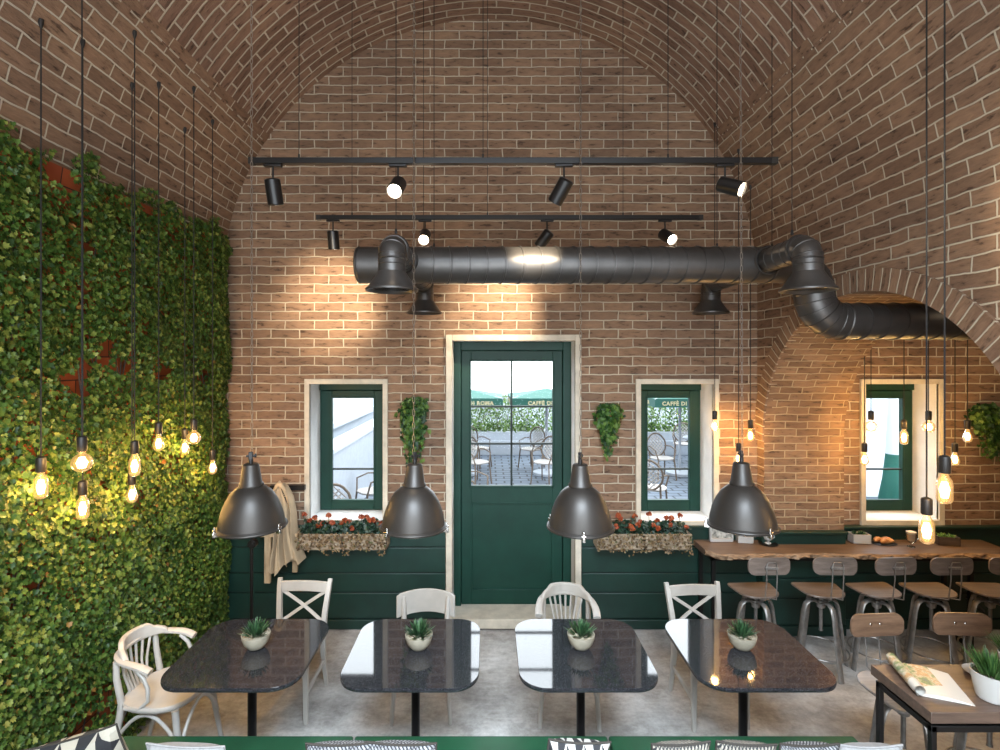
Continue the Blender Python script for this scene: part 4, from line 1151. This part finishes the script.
spot('glowing track spotlight on the nearer track aimed towards us, above the first duct hood', 398, 0, 2.93, z1_, (-.05, -.75, -.55), 1)
spot('black track spotlight on the nearer track tilted towards the back wall', 564, 0, 2.93, z1_, (-.42, .42, -.75), 0)
spot('glowing track spotlight on the nearer track aimed outwards beside the brick arch wall', 725, 0, 2.93, z1_, (.55, -.62, -.42), 1)
spot('black track spotlight pointing straight down from the end of the rear track', 333, 0, 4.0, z2_, (.03, .2, -1), 0)
spot('glowing track spotlight on the rear track just above the duct beside the first hood', 425, 0, 4.0, z2_, (.0, -.75, -.5), 1)
spot('black track spotlight on the rear track tilted behind the duct', 547, 0, 4.0, z2_, (-.5, .35, -.65), 0)
spot('glowing track spotlight on the rear track just above the middle of the duct', 665, 0, 4.0, z2_, (.22, -.7, -.45), 1)

# ================================================================== VENTILATION DUCT
DM = M['duct']
t = thing('ventilation_duct', 'dark round metal ventilation duct with four flared hoods running into the arch', 'ventilation duct', (0, 3.6, 3.157))
def ring(mb, c, ax, r, w=.006, tilt=0.):
    ax = Vector(ax).normalized(); u = Vector((0, 0, 1)) if abs(ax.z) < .9 else Vector((1, 0, 0)); u = (u-ax*u.dot(ax)).normalized(); v = ax.cross(u)
    mb.tube([Vector(c)+u*r*math.cos(a)+v*r*math.sin(a)+ax*(tilt*r*math.sin(a)) for a in [2*PI*i/36 for i in range(36)]], w, 5, closed=True)
rD = .1245; rb = .195; xT = 2.255
mb = MB(); mb.tube([(-.905, 0, 0), (-.895, 0, 0), (xT-rb, 0, 0)], [rD-.012, rD, rD], 40)
x = -.56+.16
while x < xT-rb-.1:
    ring(mb, (x, 0, 0), (1, 0, 0), rD, .0075, .28); x += .122
ring(mb, (-.885, 0, 0), (1, 0, 0), rD, .004)
mb.build('main_pipe', DM, t, smooth=35)
mb = MB(); pts = [(xT-rb+rb*math.sin(a), 0, -rb+rb*math.cos(a)) for a in [PI/2*i/6 for i in range(7)]]
pts += [(xT+rb-rb*math.cos(a), 0, -rb-rb*math.sin(a)) for a in [PI/2*i/6 for i in range(1, 7)]]
mb.tube(pts, rD+.001, 40, caps=False)
for i in range(len(pts)):
    a, b = Vector(pts[max(0, i-1)]), Vector(pts[min(len(pts)-1, i+1)]); ring(mb, pts[i], b-a, rD+.001, .0045 if i not in (0, 6, 12) else .007)
mb.build('elbow', DM, t, smooth=30)
mb = MB(); xs_ = xT+rb; mb.tube([(xs_, 0, -2*rb), (5.2, 0, -2*rb)], rD, 40)
x = xs_+.1
while x < 5.1: ring(mb, (x, 0, -2*rb), (1, 0, 0), rD, .0075, .25); x += .122
mb.build('outlet_pipe', DM, t, smooth=35)
def hood(x, dy):
    sg = 1 if dy > 0 else -1; L = abs(dy); r = .078; rbn = .082
    mb = MB(); mb.tube([(x, sg*.10, .01), (x, sg*(L-rbn), .01)], r, 28, caps=False)
    for k in range(1, 5): ring(mb, (x, sg*(.1+(L-rbn-.1)*k/4), .01), (0, sg, 0), r, .003, .2)
    ring(mb, (x, sg*.128, .01), (0, sg, 0), r+.012, .008)
    br = mb.build('branch_pipe', DM, t, smooth=35)
    mb = MB(); pts = [(x, sg*(L-rbn+rbn*math.sin(a)), .01-rbn+rbn*math.cos(a)) for a in [PI/2*i/6 for i in range(7)]]
    mb.tube(pts, r+.001, 28, caps=False)
    for i in (1, 3, 5, 6):
        a, b = Vector(pts[max(0, i-1)]), Vector(pts[min(6, i+1)]); ring(mb, pts[i], b-a, r+.001, .004)
    ring(mb, pts[0], (0, sg, 0), r+.004, .008)
    mb.build('branch_elbow', DM, t, smooth=30)
    mb = MB(); zt_ = -.070
    mb.lathe([(r+.002, zt_), (r+.002, -.095), (r+.005, -.098), (r+.002, -.101), (r+.002, -.140), (r+.005, -.143), (.086, -.150), (.138, -.228), (.146, -.236), (.153, -.242), (.153, -.252), (.146, -.254), (.13, -.235), (.08, -.155), (.065, -.10)], (x, sg*L, 0), 40)
    hd = mb.build('hood', DM, t, smooth=40)
    g = MB()
    for k in range(5): ring(g, (x, sg*L, -.236+.004*k), (0, 0, 1), .118-.021*k, .004)
    g.lathe([(0, -.19), (.10, -.19)], (x, sg*L, 0), 24)
    g.build('grille', M['black_metal'], hd)
hood(-.563, -.55); hood(1.877, -.55); hood(-.553, .93); hood(1.94, .93)
for x, y, zb in ((X(396, 3.05), -.55, .085), (X(795, 3.05), -.52, .085), (X(434, 3.6), 0, .122), (X(717, 3.6), 0, .122), (X(772, 3.6), 0, .12), (X(423.5, 4.5), .90, .075)):
    c = MB(); c.tube([(x, y, zb-.004), (x, y, vault_z(x)-3.157)], .0026, 5); c.lathe([(0, zb+.03), (.006, zb+.028), (.009, zb), (0, zb-.004)], (x, y, 0), 8); c.build('hanging_wire', M['cord'], t)

# ================================================================== HANGING IVY BASKETS
def basket(label, u, v0, v1, w, yw, seed, red=True):
    rd = np.random.default_rng(seed)
    zt_, zb = Z(v0, yw), Z(v1, yw); x = X(u, yw)
    t = thing('wall_basket', label, 'hanging plant', (x, yw, zt_), group='trailing plants in pots on the brick walls')
    mb = MB(); mb.lathe([(0, -.17), (.035, -.17), (.055, -.06), (.058, -.055), (.05, -.055), (0, -.07)], (0, -.065, 0), 20); mb.build('pot', M['terracotta'] if False else pbr('clay_pot', (.42, .10, .04), .8), t)
    mb = MB(); mb.box(-.02, .02, -.02, -.002, -.14, -.05); mb.box(-.012, .012, -.02, -.002, -.06, .0); mb.build('bracket', M['black_metal'], t)
    h = zt_-zb; pp = []; nn_ = []; tt_ = []; ss_ = []
    NS = int(46*w/.3)
    st = MB()
    for k in range(NS):
        an = rd.uniform(-1, 1); L = h*rd.uniform(.35, .8)*(1.25-.75*abs(an)) if k > 5 else h*rd.uniform(.8, 1.0)
        dx = an*w*.6*rd.uniform(.55, 1.05); dy = -(.02+.13*math.sqrt(1-an*an)*rd.uniform(.4, 1.0)); pts = []
        m = max(5, int(L/.020))
        for i in range(m):
            q = i/(m-1); x_ = dx*min(1, (q*2.6)**.6)*(1-.35*q)+.012*math.sin(q*7+k); y_ = dy*min(1, (q*3)**.6)*(1-.35*q)-.015
            z_ = -.02+.05*math.sin(min(1, q*2.5)*PI)*(1-abs(an)*.5)-L*q**1.1+.0
            pts.append((x_, y_, z_))
            for c_ in range(2 if q < .45 else 1):
                pp.append((x_+rd.normal(0, .014), y_+rd.normal(0, .010)-.006, z_+rd.normal(0, .010))); nn_.append((an*.6+rd.normal(0, .45), -1+rd.normal(0, .3), .4+rd.normal(0, .4)))
                tt_.append((rd.normal(0, .8)+an*.3, rd.normal(-.2, .3), -1+rd.normal(0, .5))); ss_.append(rd.uniform(.028, .052)*(1 if q < .75 else .75))
        st.tube(pts, .0018, 4)
    leaf_obj('leaves', pp, nn_, tt_, ss_, M['basket_leaf'], t)
    st.build('stems', M['basket_leaf'], t)
    return t
basket('bushy green trailing plant on the brick between the first window and the door', 415.5, 398, 469, .30, D, 11)
basket('green trailing plant on the brick between the door and the second window', 607, 404, 453, .26, D, 12)
basket('green trailing plant on the aisle wall, partly hidden by the arch', 982, 405, 460, .36, D, 13)

# ================================================================== FLOWER BOXES
def flowerbox(label, ua, ub, seed):
    rd = np.random.default_rng(seed); ra = random.Random(seed)
    yf, yb = 4.645, 4.815; xa, xb = X(ua, yf), X(ub, yf); zt_ = Z(535, yf); zb = Z(550.5, yf); cx = (xa+xb)/2; W = (xb-xa)/2
    t = thing('flower_box', label, 'flower box', (cx, yf, zb), group='wicker flower boxes under the windows')
    h = zt_-zb; dp = yb-yf
    mb = MB()
    for x0, x1 in ((-W, -.006), (.006, W)):
        mb.box(x0, x1, 0, .012, .012, h-.008); mb.box(x0, x1, dp-.012, dp, .012, h); mb.box(x0, x0+.012, 0, dp, .01, h-.004); mb.box(x1-.012, x1, 0, dp, .01, h-.004)
        mb.box(x0+.01, x1-.01, .01, dp-.01, 0, .012)
        for z in (.02, .05, .08, .11): 
            if z < h-.02: mb.tube([(x0, -.004, z), (x1, -.004, z)], .008, 6)
    mb.build('wicker_box', M['wicker'], t)
    rm = MB(); rect = None
    for x0, x1 in ((-W, -.004), (.004, W)):
        rm.tube([(x0, 0, h), (x1, 0, h), (x1, dp, h), (x0, dp, h)], .008, 6, closed=True)
    rm.build('rim', M['wicker'], t)
    so = MB(); so.box(-W+.012, W-.012, .012, dp-.012, h-.05, h-.025); so.build('soil', M['soil'], t)
    n = 900; px = rd.uniform(-W+.02, W-.02, n); py = rd.uniform(.02, dp-.02, n); pz = h-.02+rd.random(n)**1.4*.11
    lean = rd.normal(0, 1, (n, 3)); nr = lean*.6+np.array([0, -.4, .8]); tp = np.stack([rd.normal(0, 1, n), rd.normal(-.3, .8, n), rd.normal(-.1, .5, n)], 1)
    leaf_obj('foliage', np.stack([px, py, pz], 1), nr, tp, rd.uniform(.022, .042, n), M['geranium_leaf'], t, OVAL_T*np.array([1.8, 1]))
    # dry trailing sprays over the front
    n = 480; px = rd.uniform(-W, W, n); q = rd.random(n)**1.25; cl = .55+.45*np.sin(px*14+seed)+.3*np.sin(px*37)
    pz = h+.02-q*(.13+.06*cl); py = -.012-.05*np.sqrt(np.clip(1-(2*q-1)**2, 0, 1))*rd.random(n)
    nr = np.stack([rd.normal(0, .5, n), -1+rd.normal(0, .3, n), rd.normal(.3, .4, n)], 1); tp = np.stack([rd.normal(0, .8, n), rd.normal(-.2, .3, n), rd.normal(-.7, .5, n)], 1)
    leaf_obj('trailing_sprays', np.stack([px, py, pz], 1), nr, tp, rd.uniform(.013, .027, n), M['dry_leaf'], t, OVAL_T*np.array([1.5, 1]))
    # flower heads
    K = 22; heads = []
    for k in range(K):
        heads.append((-W+.05+(2*W-.1)*k/(K-1)+ra.uniform(-.03, .03), ra.uniform(.0, dp-.04), h+ra.choice([.05, .07, .075, .09, .13, .155])))
    for (hx, hy, hz) in heads:
        s = MB(); s.tube([(hx+ra.uniform(-.02, .02), dp*.5, h-.02), (hx, hy, hz)], .0022, 5); 
        fl = s.build('flower', M['geranium_leaf'], t)
        m = 30; v = rd.normal(0, 1, (m, 3)); v /= np.linalg.norm(v, axis=1, keepdims=True); v[:, 2] = np.abs(v[:, 2])*.8
        leaf_obj('petals', np.array([hx, hy, hz])+v*.015, v+rd.normal(0, .2, (m, 3)), rd.normal(0, 1, (m, 3)), rd.uniform(.016, .026, m), M['petal'], fl, OVAL_T*np.array([2.2, 1]))
    return t
flowerbox('wicker box of red flowers under the window beside the hanging coat', 297.5, 386.5, 21)
flowerbox('wicker box of red flowers under the window beside the counter end', 597, 691.5, 22)

# ================================================================== COAT, RACK, FLOOR LAMP
yr = 4.80
t = thing('wooden_rack', 'rough pale wooden wall rack behind the hanging beige coat', 'rack', (X(284, 4.72), yr, 0))
xo = X(284, 4.72)
mb = MB(); mb.box(X(260.5, 4.70)-xo, X(300, 4.70)-xo, -.16, -.0, Z(535, 4.7), Z(532, 4.7)+.005); mb.build('shelf', M['wood_rack'], t, bevel=.004)
mb = MB(); a = X(268.5, 4.68)-xo; mb.bar((a, -.14, Z(582, 4.68)), (a+.004, -.14, Z(535, 4.68)), .055, .03, up=(0, 1, 0)); mb.build('upright', M['wood_rack'], t, bevel=.004)
mb = MB(); a = X(296, 4.78)-xo; mb.bar((a, -.04, Z(572, 4.76)), (a, -.04, Z(535, 4.76)), .045, .03, up=(0, 1, 0)); mb.build('upright', M['wood_rack'], t, bevel=.004)
mb = MB(); mb.box(-.16, .16, -.012, 0.03, 1.30, 1.345); mb.build('back_rail', M['black_metal'], t)
mb = MB(); mb.tube([(.0-.03, -.01, 1.33), (-.03, -.055, 1.33), (-.03, -.07, 1.37)], .007, 8); mb.build('hook', M['black_metal'], t)
# coat: a draped sheet hung from one point, folds modelled in the mesh
t = thing('coat', 'beige coat hanging from a hook on the brick beside the ivy', 'coat', (X(281, 4.66), 4.66, 0))
cx0, dC = X(281, 4.66), 4.66
def cz(zx, zy): return X(230+zx/6.25, dC)-cx0, Z(470+zy/6.25, dC)
LQ = [0, .03, .08, .18, .35, .55, .72, .86, 1]
LX = [302, 284, 274, 284, 288, 284, 274, 256, 246]; RX = [330, 348, 362, 385, 402, 410, 418, 440, 464]
HS = [0, .10, .21, .34, .46, .52, .60, .72, .86, 1]; HY = [622, 640, 652, 622, 582, 604, 562, 548, 578, 560]
n, NR = 72, 44
def fold(sx, q):
    a = min(1, q*1.6)
    return -(.018+.040*math.sin(PI*sx)*min(1, q*6))-a*(.036*math.sin(sx*21+1.2*q+.4)+.020*math.sin(sx*38-2*q)+.030*math.exp(-((sx-.33-.05*q)/.06)**2)-.035*math.exp(-((sx-.52-.03*q)/.035)**2)*min(1, q*3))
def cpt(sx, q, back=False):
    xl, xr = np.interp(q, LQ, LX), np.interp(q, LQ, RX); hy = np.interp(sx, HS, HY)
    topy = 62+26*(2*sx-1)**2
    x, z = cz(xl+(xr-xl)*sx, topy+(hy-topy)*q)
    return (x, (.055 if back else fold(sx, q)), z)
mb = MB()
for k in range(NR+1):
    for i in range(n+1): mb.v.append(cpt(i/n, k/NR))
for k in range(NR):
    for i in range(n):
        a = k*(n+1)+i; mb._f((a, a+n+1, a+n+2, a+1))
off = len(mb.v)
for k in range(NR+1):
    for i in (0, n): mb.v.append(cpt(i/n, k/NR, True))
for k in range(NR):
    a, c = k*(n+1), off+2*k
    mb._f((a, c, c+2, a+n+1)); mb._f((a+n, a+2*n+1, c+3, c+1)); mb._f((c, c+1, c+3, c+2))
mb.build('body', M['leather'], t, smooth=80)
def strip(mb, path, w, th=.006):
    for (s0, q0), (s1, q1) in zip(path[:-1], path[1:]):
        A = [cpt(s0-w, q0), cpt(s0+w, q0), cpt(s1+w, q1), cpt(s1-w, q1)]
        mb.poly([(p[0], p[1]-th, p[2]) for p in A])
li = MB()
strip(li, [(.30+.10*i/14, .06+.30*i/14) for i in range(15)], .030)
strip(li, [(.62+.32*i/14-.10*(i/14)**2, .05+.34*i/14) for i in range(15)], .034)
li.build('lining', M['cloth_dark'], t, smooth=60)
cl = MB(); pts = [cpt(.06+.88*i/10, .035+.05*abs(i-5)/5) for i in range(11)]
cl.tube([(p[0], p[1]-.012, p[2]) for p in pts], [.010+.014*math.sin(PI*i/10) for i in range(11)], 8, sq=.7); cl.build('collar', M['leather'], t, smooth=80)
lp2 = MB(); strip(lp2, [(.42+.02*i/10, .10+.30*i/10) for i in range(11)], .07, .012); strip(lp2, [(.82+.03*i/10, .10+.28*i/10) for i in range(11)], .07, .012)
lp2.build('lapel', M['leather'], t, smooth=60)
# floor lamp
q = Vector((X(251.5, 4.45), 4.45, 0))
t = thing('floor_lamp', 'slim black floor lamp with a round joint, half hidden by the first dome lamp', 'floor lamp', q)
mb = MB(); mb.lathe([(0, 0), (.15, 0), (.15, .012), (.02, .02), (0, .02)], seg=32); mb.build('base', BK, t)
mb = MB(); mb.tube([(0, 0, .015), (0, 0, 1.22)], .013, 12); mb.build('pole', BK, t)
mb = MB(); zj = Z(543.5, 4.45); mb.tube([(.012, -.03, zj), (.012, .03, zj)], .036, 20); mb.tube([(.012, -.034, zj), (.012, .034, zj)], .022, 20); mb.build('joint', BK, t, bevel=.003)
mb = MB(); mb.lathe([(.205, 1.20), (.20, 1.215), (.18, 1.30), (.10, 1.365), (.03, 1.40), (0, 1.405)], seg=36); mb.lathe([(0, 1.38), (.1, 1.345), (.175, 1.29), (.205, 1.20)], seg=36); mb.build('lamp_shade', BK, t)

# ================================================================== OUTSIDE
t = NT('paving'); o = t.obj()
b = t.n('TexBrick', {'offset': .5}, Vector=o, Color1=(.10, .125, .16), Color2=(.08, .10, .13), Mortar=(.018, .023, .03), Scale=1., Mortar_Size=.02, Brick_Width=.34, Row_Height=.20)
t.p(Base_Color=b.outputs[0], Roughness=.8); M['paving'] = t.m
mb = MB(); mb.poly([(-30, D+.3, -.01), (40, D+.3, -.01), (40, 40, -.01), (-30, 40, -.01)]); struct(mb.build('ground', M['paving'], smooth=0))
M['white_stucco'] = pbr('white_stucco', (.42, .46, .50), .9, var=.05, nscale=2)
M['grey_stucco'] = pbr('grey_stucco', (.07, .08, .09), .9, var=.1, nscale=2)
M['planter_w'] = pbr('planter_white', (.32, .35, .39), .8, var=.06)
M['awning'] = pbr('green_parasol_cloth', (.0015, .075, .055), .7, var=.06, nscale=3)
M['awning_valance'] = pbr('green_parasol_valance', (.0015, .055, .04), .7)
M['gold'] = pbr('cream_lettering', (.34, .30, .17), .6)
M['rattan'] = pbr('rattan', (.10, .072, .05), .6, var=.3, nscale=20)
M['rattan_w'] = pbr('white_weave', (.32, .30, .28), .6)
# low planter wall and hedge
t = thing('long_planter', 'long low white planter wall across the terrace outside', 'planter', (2.0, 13.9, 0))
mb = MB(); mb.box(-3.2, 7., -.2, .5, 0, .36); mb.build('wall_base', M['planter_w'], t)
mb = MB(); mb.box(-3.2, 7., -.10, .5, .36, .58); mb.build('upper_trough', M['planter_w'], t)
def bush(label, x, y, w, h, z0, n, seed):
    rd = np.random.default_rng(seed)
    t = thing('shrub', label, 'shrub', (x, y, z0), group='shrubs in the terrace planter')
    q = rd.random(n); px = rd.normal(0, .35, n)*w; pz = q**1.1*h; py = rd.normal(0, .12, n)
    pos = np.stack([px, py, pz], 1); nr = rd.normal(0, 1, (n, 3)); nr[:, 1] -= .6; tp = rd.normal(0, 1, (n, 3)); tp[:, 2] += .5
    s = np.where(q < .25, rd.uniform(.06, .10, n), rd.uniform(.04, .075, n))
    leaf_obj('leaves', pos, nr, tp, s, M['hedge'], t, OVAL_T)
    st = MB()
    for k in range(4): a = rd.uniform(-.4, .4); st.tube([(a*w*.6, 0, 0), (a*w, .02, h*.5), (a*w*1.15+.05, 0, h*.8)], .008, 5)
    st.build('stems', M['rattan'], t)
bl = ['loose pale green shrub outside, seen through the door beside its hinge edge', 'loose pale green shrub outside, seen through the middle of the door', 'loose pale green shrub outside, seen through the far side of the door',
      'pale green shrub outside, first one seen through the window beside the counter', 'pale green shrub outside, further along the terrace beyond the counter window']
for i, x in enumerate((-.45, .35, 1.25, 4.3, 5.3)):
    bush(bl[i], x, 14.05, 1.05, .95, .58, 1500, 30+i)
# parasols with lettering
def text_mesh(s, size):
    cu = bpy.data.curves.new('lettering', 'FONT'); cu.body = s; cu.size = size; cu.align_x = 'CENTER'; cu.align_y = 'CENTER'; cu.extrude = .002; cu.resolution_u = 2; cu.offset = .004; cu.space_character = 1.12
    o = bpy.data.objects.new('lettering_tmp', cu); COL.objects.link(o); bpy.context.view_layer.update()
    me = bpy.data.meshes.new_from_object(o.evaluated_get(bpy.context.evaluated_depsgraph_get())); bpy.data.objects.remove(o); return me
TXT = text_mesh('CAFFÈ DI ROMA', .112)
def parasol(label, cx, cy, hw, z_val, rz, rise=.75, tx=0.):
    t = thing('parasol', label, 'parasol', (cx, cy, 0), rotz=rz, group='green parasols on the terrace')
    mb = MB(); ap = (0, 0, z_val+.18+rise); c = [(-hw, -hw), (hw, -hw), (hw, hw), (-hw, hw)]
    for i in range(4):
        a, b = c[i], c[(i+1) % 4]; zt_ = z_val+.17
        mb.poly([(*a, zt_), (*b, zt_), ap])
    mb.build('canopy', M['awning'], t, smooth=0)
    va = MB()
    for i in range(4):
        a, b = c[i], c[(i+1) % 4]; va.poly([(*a, z_val), (*b, z_val), (*b, z_val+.175), (*a, z_val+.175)])
    v_ = va.build('valance', M['awning_valance'], t, smooth=0)
    for k, (a, loc) in enumerate(((0, (tx, -hw-.006, z_val+.075)), (PI/2, (hw+.006, 0, z_val+.075)), (-PI/2, (-hw-.006, 0, z_val+.075)))):
        o = bpy.data.objects.new('lettering', TXT); COL.objects.link(o); o.parent = v_; o.location = loc; o.rotation_euler = (PI/2, 0, a)
    TXT.materials.clear(); TXT.materials.append(M['gold'])
    mb = MB(); mb.tube([(0, 0, .06), (0, 0, ap[2])], .03, 10); mb.lathe([(0, 0), (.3, 0), (.3, .05), (.05, .08), (0, .08)], seg=20); mb.build('pole', M['planter_w'], t)
    for (a, b) in c: 
        r = MB(); r.tube([(0, 0, ap[2]-.05), (a, b, z_val+.17)], .012, 6); r.build('rib', M['planter_w'], t)
yP = 10.6
parasol('green parasol outside on the hinge side of the door, lettering cut at its edge', X(503, yP)-.82, yP+.82, .82, Z(407, yP), 0, .16, .18)
parasol('green parasol outside with lettering, seen through the latch side of the door', X(511, yP)+.82, yP+.82, .82, Z(407, yP), 0, .16, -.03)
parasol('green parasol outside with lettering, seen through the window beside the counter', X(655, yP)+.80, yP+.80, .80, Z(407.5, yP), 0, .2, -.21)
# wicker terrace chairs
def make_wicker():
    t = thing('wicker_chair', '', 'chair', group='wicker chairs on the terrace')    # faces -y
    def bp(a, k=1.): return (.21*k*math.sin(a)*(1.05 if abs(math.sin(a)) > .8 else 1), .20+.07*(math.cos(a)+1)*.5, .68+.24*k*math.cos(a))
    mb = MB(); mb.tube([bp(2*PI*i/28) for i in range(28)], .018, 6, closed=True); mb.build('back_frame', M['rattan'], t)
    mb = MB()
    for k in range(-4, 5):
        for s in (-1, 1):
            pts = []
            for i in range(9):
                z = -.22+.44*i/8; x = k*.075+s*z
                if (x/.20)**2+(z/.23)**2 < 1: pts.append((x, .245+.06*z/.24, .68+z))
            if len(pts) > 1: mb.tube(pts, .011, 4)
    mb.build('back_weave', M['rattan_w'], t)
    MB().prism(superell(.45, .44, 2.6, 28), .42, .45, inset=.04).build('seat', M['rattan_w'], t)
    for s in (-1, 1):
        MB().tube([(s*.21, -.21, 0), (s*.18, -.17, .43)], .016, 6).build('leg', M['rattan'], t)
        MB().tube([(s*.20, .24, 0), (s*.17, .18, .43), (s*.18, .22, .52)], .016, 6).build('leg', M['rattan'], t)
        MB().tube([(s*.18, -.17, .43), (s*.235, -.14, .62), (s*.235, .05, .67), (s*.19, .22, .66)], .014, 6).build('arm', M['rattan'], t)
    return t
wc = make_wicker()
def D3(u, v, z): d = F*(H-z)/(v-CY); return X(u, d), d
wch = [((479, 427.5), 50, 'wicker chair outside, furthest one beside the planter on the hinge side of the door'), ((477, 438), 40, 'wicker chair outside, middle one on the hinge side of the door'),
       ((473, 459), 62, 'wicker chair outside, closest one at the lower corner of the door glass'), ((531, 428), -45, 'wicker chair outside, furthest one on the latch side of the door'),
       ((545, 438), -35, 'wicker chair outside at the small table seen through the door'),
       ((662, 435), 12, 'wicker chair outside, middle one in the window beside the counter'), ((652, 457.5), 150, 'large near wicker chair outside, cut by the window beside the counter'), ((683, 424), -20, 'wicker chair outside, furthest one in the window beside the counter'),
       ((372, 460), -50, 'wicker chair outside the first window, at its inner glass edge'), ((338, 489), 30, 'wicker chair outside the first window, only its rounded top showing')]
for i, ((u, v), rz, lab) in enumerate(wch):
    x, d = D3(u, v, .92); o = wc if i == 0 else dup(wc, lab, (0, 0, 0)); o['label'] = lab; o.location = (x, d, 0); o.rotation_euler.z = math.radians(rz)
def cafe_out(lab, x, y):
    t = thing('terrace_table', lab, 'table', (x, y, 0), group='small tables on the terrace')
    MB().lathe([(0, .70), (.36, .70), (.37, .715), (.36, .73), (0, .73)], seg=28).build('tabletop', M['planter_w'], t)
    MB().tube([(0, 0, .02), (0, 0, .70)], .025, 8).build('leg', M['rattan'], t); MB().lathe([(0, 0), (.22, 0), (.22, .02), (0, .03)], seg=20).build('base', M['rattan'], t)
cafe_out('small round table outside seen through the latch side of the door', 1.75, 11.4)
cafe_out('small round table outside seen through the window beside the counter', 4.85, 11.9)
# white buildings
t = thing('white_building', 'bright white building outside the first window', 'building', (-5.2, 16, 0))
mb = MB(); mb.box(-3, 1.7, -7, 14, 0, 6); mb.build('facade', M['white_stucco'], t)
mb = MB(); mb.box(1.7, 1.85, -7, 14, 1.0, 1.12); mb.build('ledge', M['white_stucco'], t)
mb = MB(); mb.box(1.7, 2.0, -7, 14, 0, .5); mb.build('plinth', M['planter_w'], t)
t = thing('terrace_wall', 'low white wall running along the terrace outside the first window', 'wall', (-2.35, 11.2, 0))
mb = MB(); mb.box(-.12, .12, -4.9, 6, 0, 1.16); mb.build('wall_body', M['planter_w'], t)
mb = MB(); mb.box(-.15, .15, -4.92, 6.02, 1.16, 1.22); mb.build('coping', M['white_stucco'], t)
t = thing('white_house', 'white house corner outside the aisle window', 'building', (8.5, 9.5, 0))
mb = MB(); mb.box(-3.5, 1.5, 0, 3, 0, 5); mb.build('facade', M['white_stucco'], t)
mb = MB(); mb.box(-.68, -.48, -.06, 0, 0, 5); mb.build('pier', M['grey_stucco'], t)
t = thing('closed_parasol', 'folded white and green parasol outside the aisle window', 'parasol', (X(894, 8.6), 8.6, 0))
mb = MB(); mb.lathe([(.02, 2.6), (.05, 2.5), (.09, 1.6), (.12, .95)], seg=14); mb.build('folded_canopy', M['white_stucco'], t)
mb = MB(); mb.lathe([(.12, .95), (.16, .55), (.22, .2), (.2, .12), (0, .12)], seg=14); mb.build('folded_skirt', M['awning'], t)
mb = MB(); mb.tube([(0, 0, 0), (0, 0, 2.7)], .025, 8); mb.lathe([(0, 0), (.25, 0), (.25, .06), (0, .08)], seg=16); mb.build('pole', M['planter_w'], t)

# ================================================================== LIGHT
w = bpy.data.worlds.new('sky'); scene.world = w; w.use_nodes = True
bg = w.node_tree.nodes['Background']; bg.inputs[0].default_value = (.86, .94, 1.0, 1); bg.inputs[1].default_value = 6.5
def light(name, typ, loc, energy, color, target=None, **kw):
    l = bpy.data.lights.new(name, typ); l.energy = energy; l.color = color
    for k, v in kw.items(): setattr(l, k, v)
    o = bpy.data.objects.new(name, l); COL.objects.link(o); o.location = loc
    if target is not None: o.rotation_euler = (Vector(target)-Vector(loc)).to_track_quat('-Z', 'Y').to_euler()
    return o
light('front_window_daylight', 'AREA', (0, Y0+.02, 2.2), LIGHT_FRONT, (.84, .93, 1.0), (0, 4, 1.2), shape='RECTANGLE', size=3.7, size_y=3.3)
light('high_daylight', 'AREA', (0.2, -.7, 4.5), LIGHT_HIGH, (.72, .86, 1.0), (0.2, 2.7, 0), shape='RECTANGLE', size=2.6, size_y=1.2, spread=math.radians(75))
light('room_fill', 'AREA', (0.1, 1.2, 4.9), LIGHT_FILL, (1.0, .93, .84), (0.1, 2.6, 0), shape='RECTANGLE', size=3.0, size_y=2.0)
def aim(name, u, d, z, direc, target, e, ang=50, blend=.6):
    p = Vector((X(u, d), d, z-.135)); dv = Vector(direc).normalized()*.115
    light(name, 'SPOT', p+dv, e, (1, .83, .59), target, spot_size=math.radians(ang), spot_blend=blend, shadow_soft_size=.03)
aim('spot_a', 273, 2.93, z1_, (.06, .25, -1), (X(335), D, Z(295)), 130, 34, .9)
aim('spot_b', 333, 4.0, z2_, (.03, .2, -1), (X(333), D, Z(300)), 95, 72, .9)
aim('spot_c', 564, 2.93, z1_, (-.42, .42, -.75), (X(505), D, Z(318)), 190, 42, .9)
aim('spot_d', 547, 4.0, z2_, (-.5, .35, -.65), (X(495), D, Z(318)), 165, 62, .9)
aim('spot_e', 398, 2.93, z1_, (-.05, -.75, -.55), (-.5, 1.6, 0), 30, 60, .8)
aim('spot_f', 725, 2.93, z1_, (.55, -.62, -.42), (2.5, 1.6, 3.0), 110, 80, .9)
light('aisle_fill', 'AREA', (4.4, 3.2, 3.3), 22, (1, .80, .55), (4.4, 3.6, 0), shape='RECTANGLE', size=1.6, size_y=1.6)

# ================================================================== CAMERA
cd = bpy.data.cameras.new('camera'); cam = bpy.data.objects.new('camera', cd); COL.objects.link(cam)
cam.location = (0, 0, H); cam.rotation_euler = (PI/2, 0, 0)
cd.sensor_width = 36; cd.lens = 36*F/1000; cd.shift_x = (500-CX)/1000; cd.shift_y = (CY-375)/1000; cd.clip_start = .05
scene.camera = cam
scene.view_settings.view_transform = 'Standard'; scene.view_settings.look = 'None'; scene.view_settings.exposure = EXPOSURE
scene.cycles.use_denoising = True
try: scene.cycles.denoiser = 'OPENIMAGEDENOISE'
except Exception: pass
scene.cycles.max_bounces = 8; scene.cycles.transparent_max_bounces = 16; scene.cycles.sample_clamp_indirect = 5; scene.cycles.sample_clamp_direct = 14
scene.cycles.caustics_reflective = False; scene.cycles.caustics_refractive = False
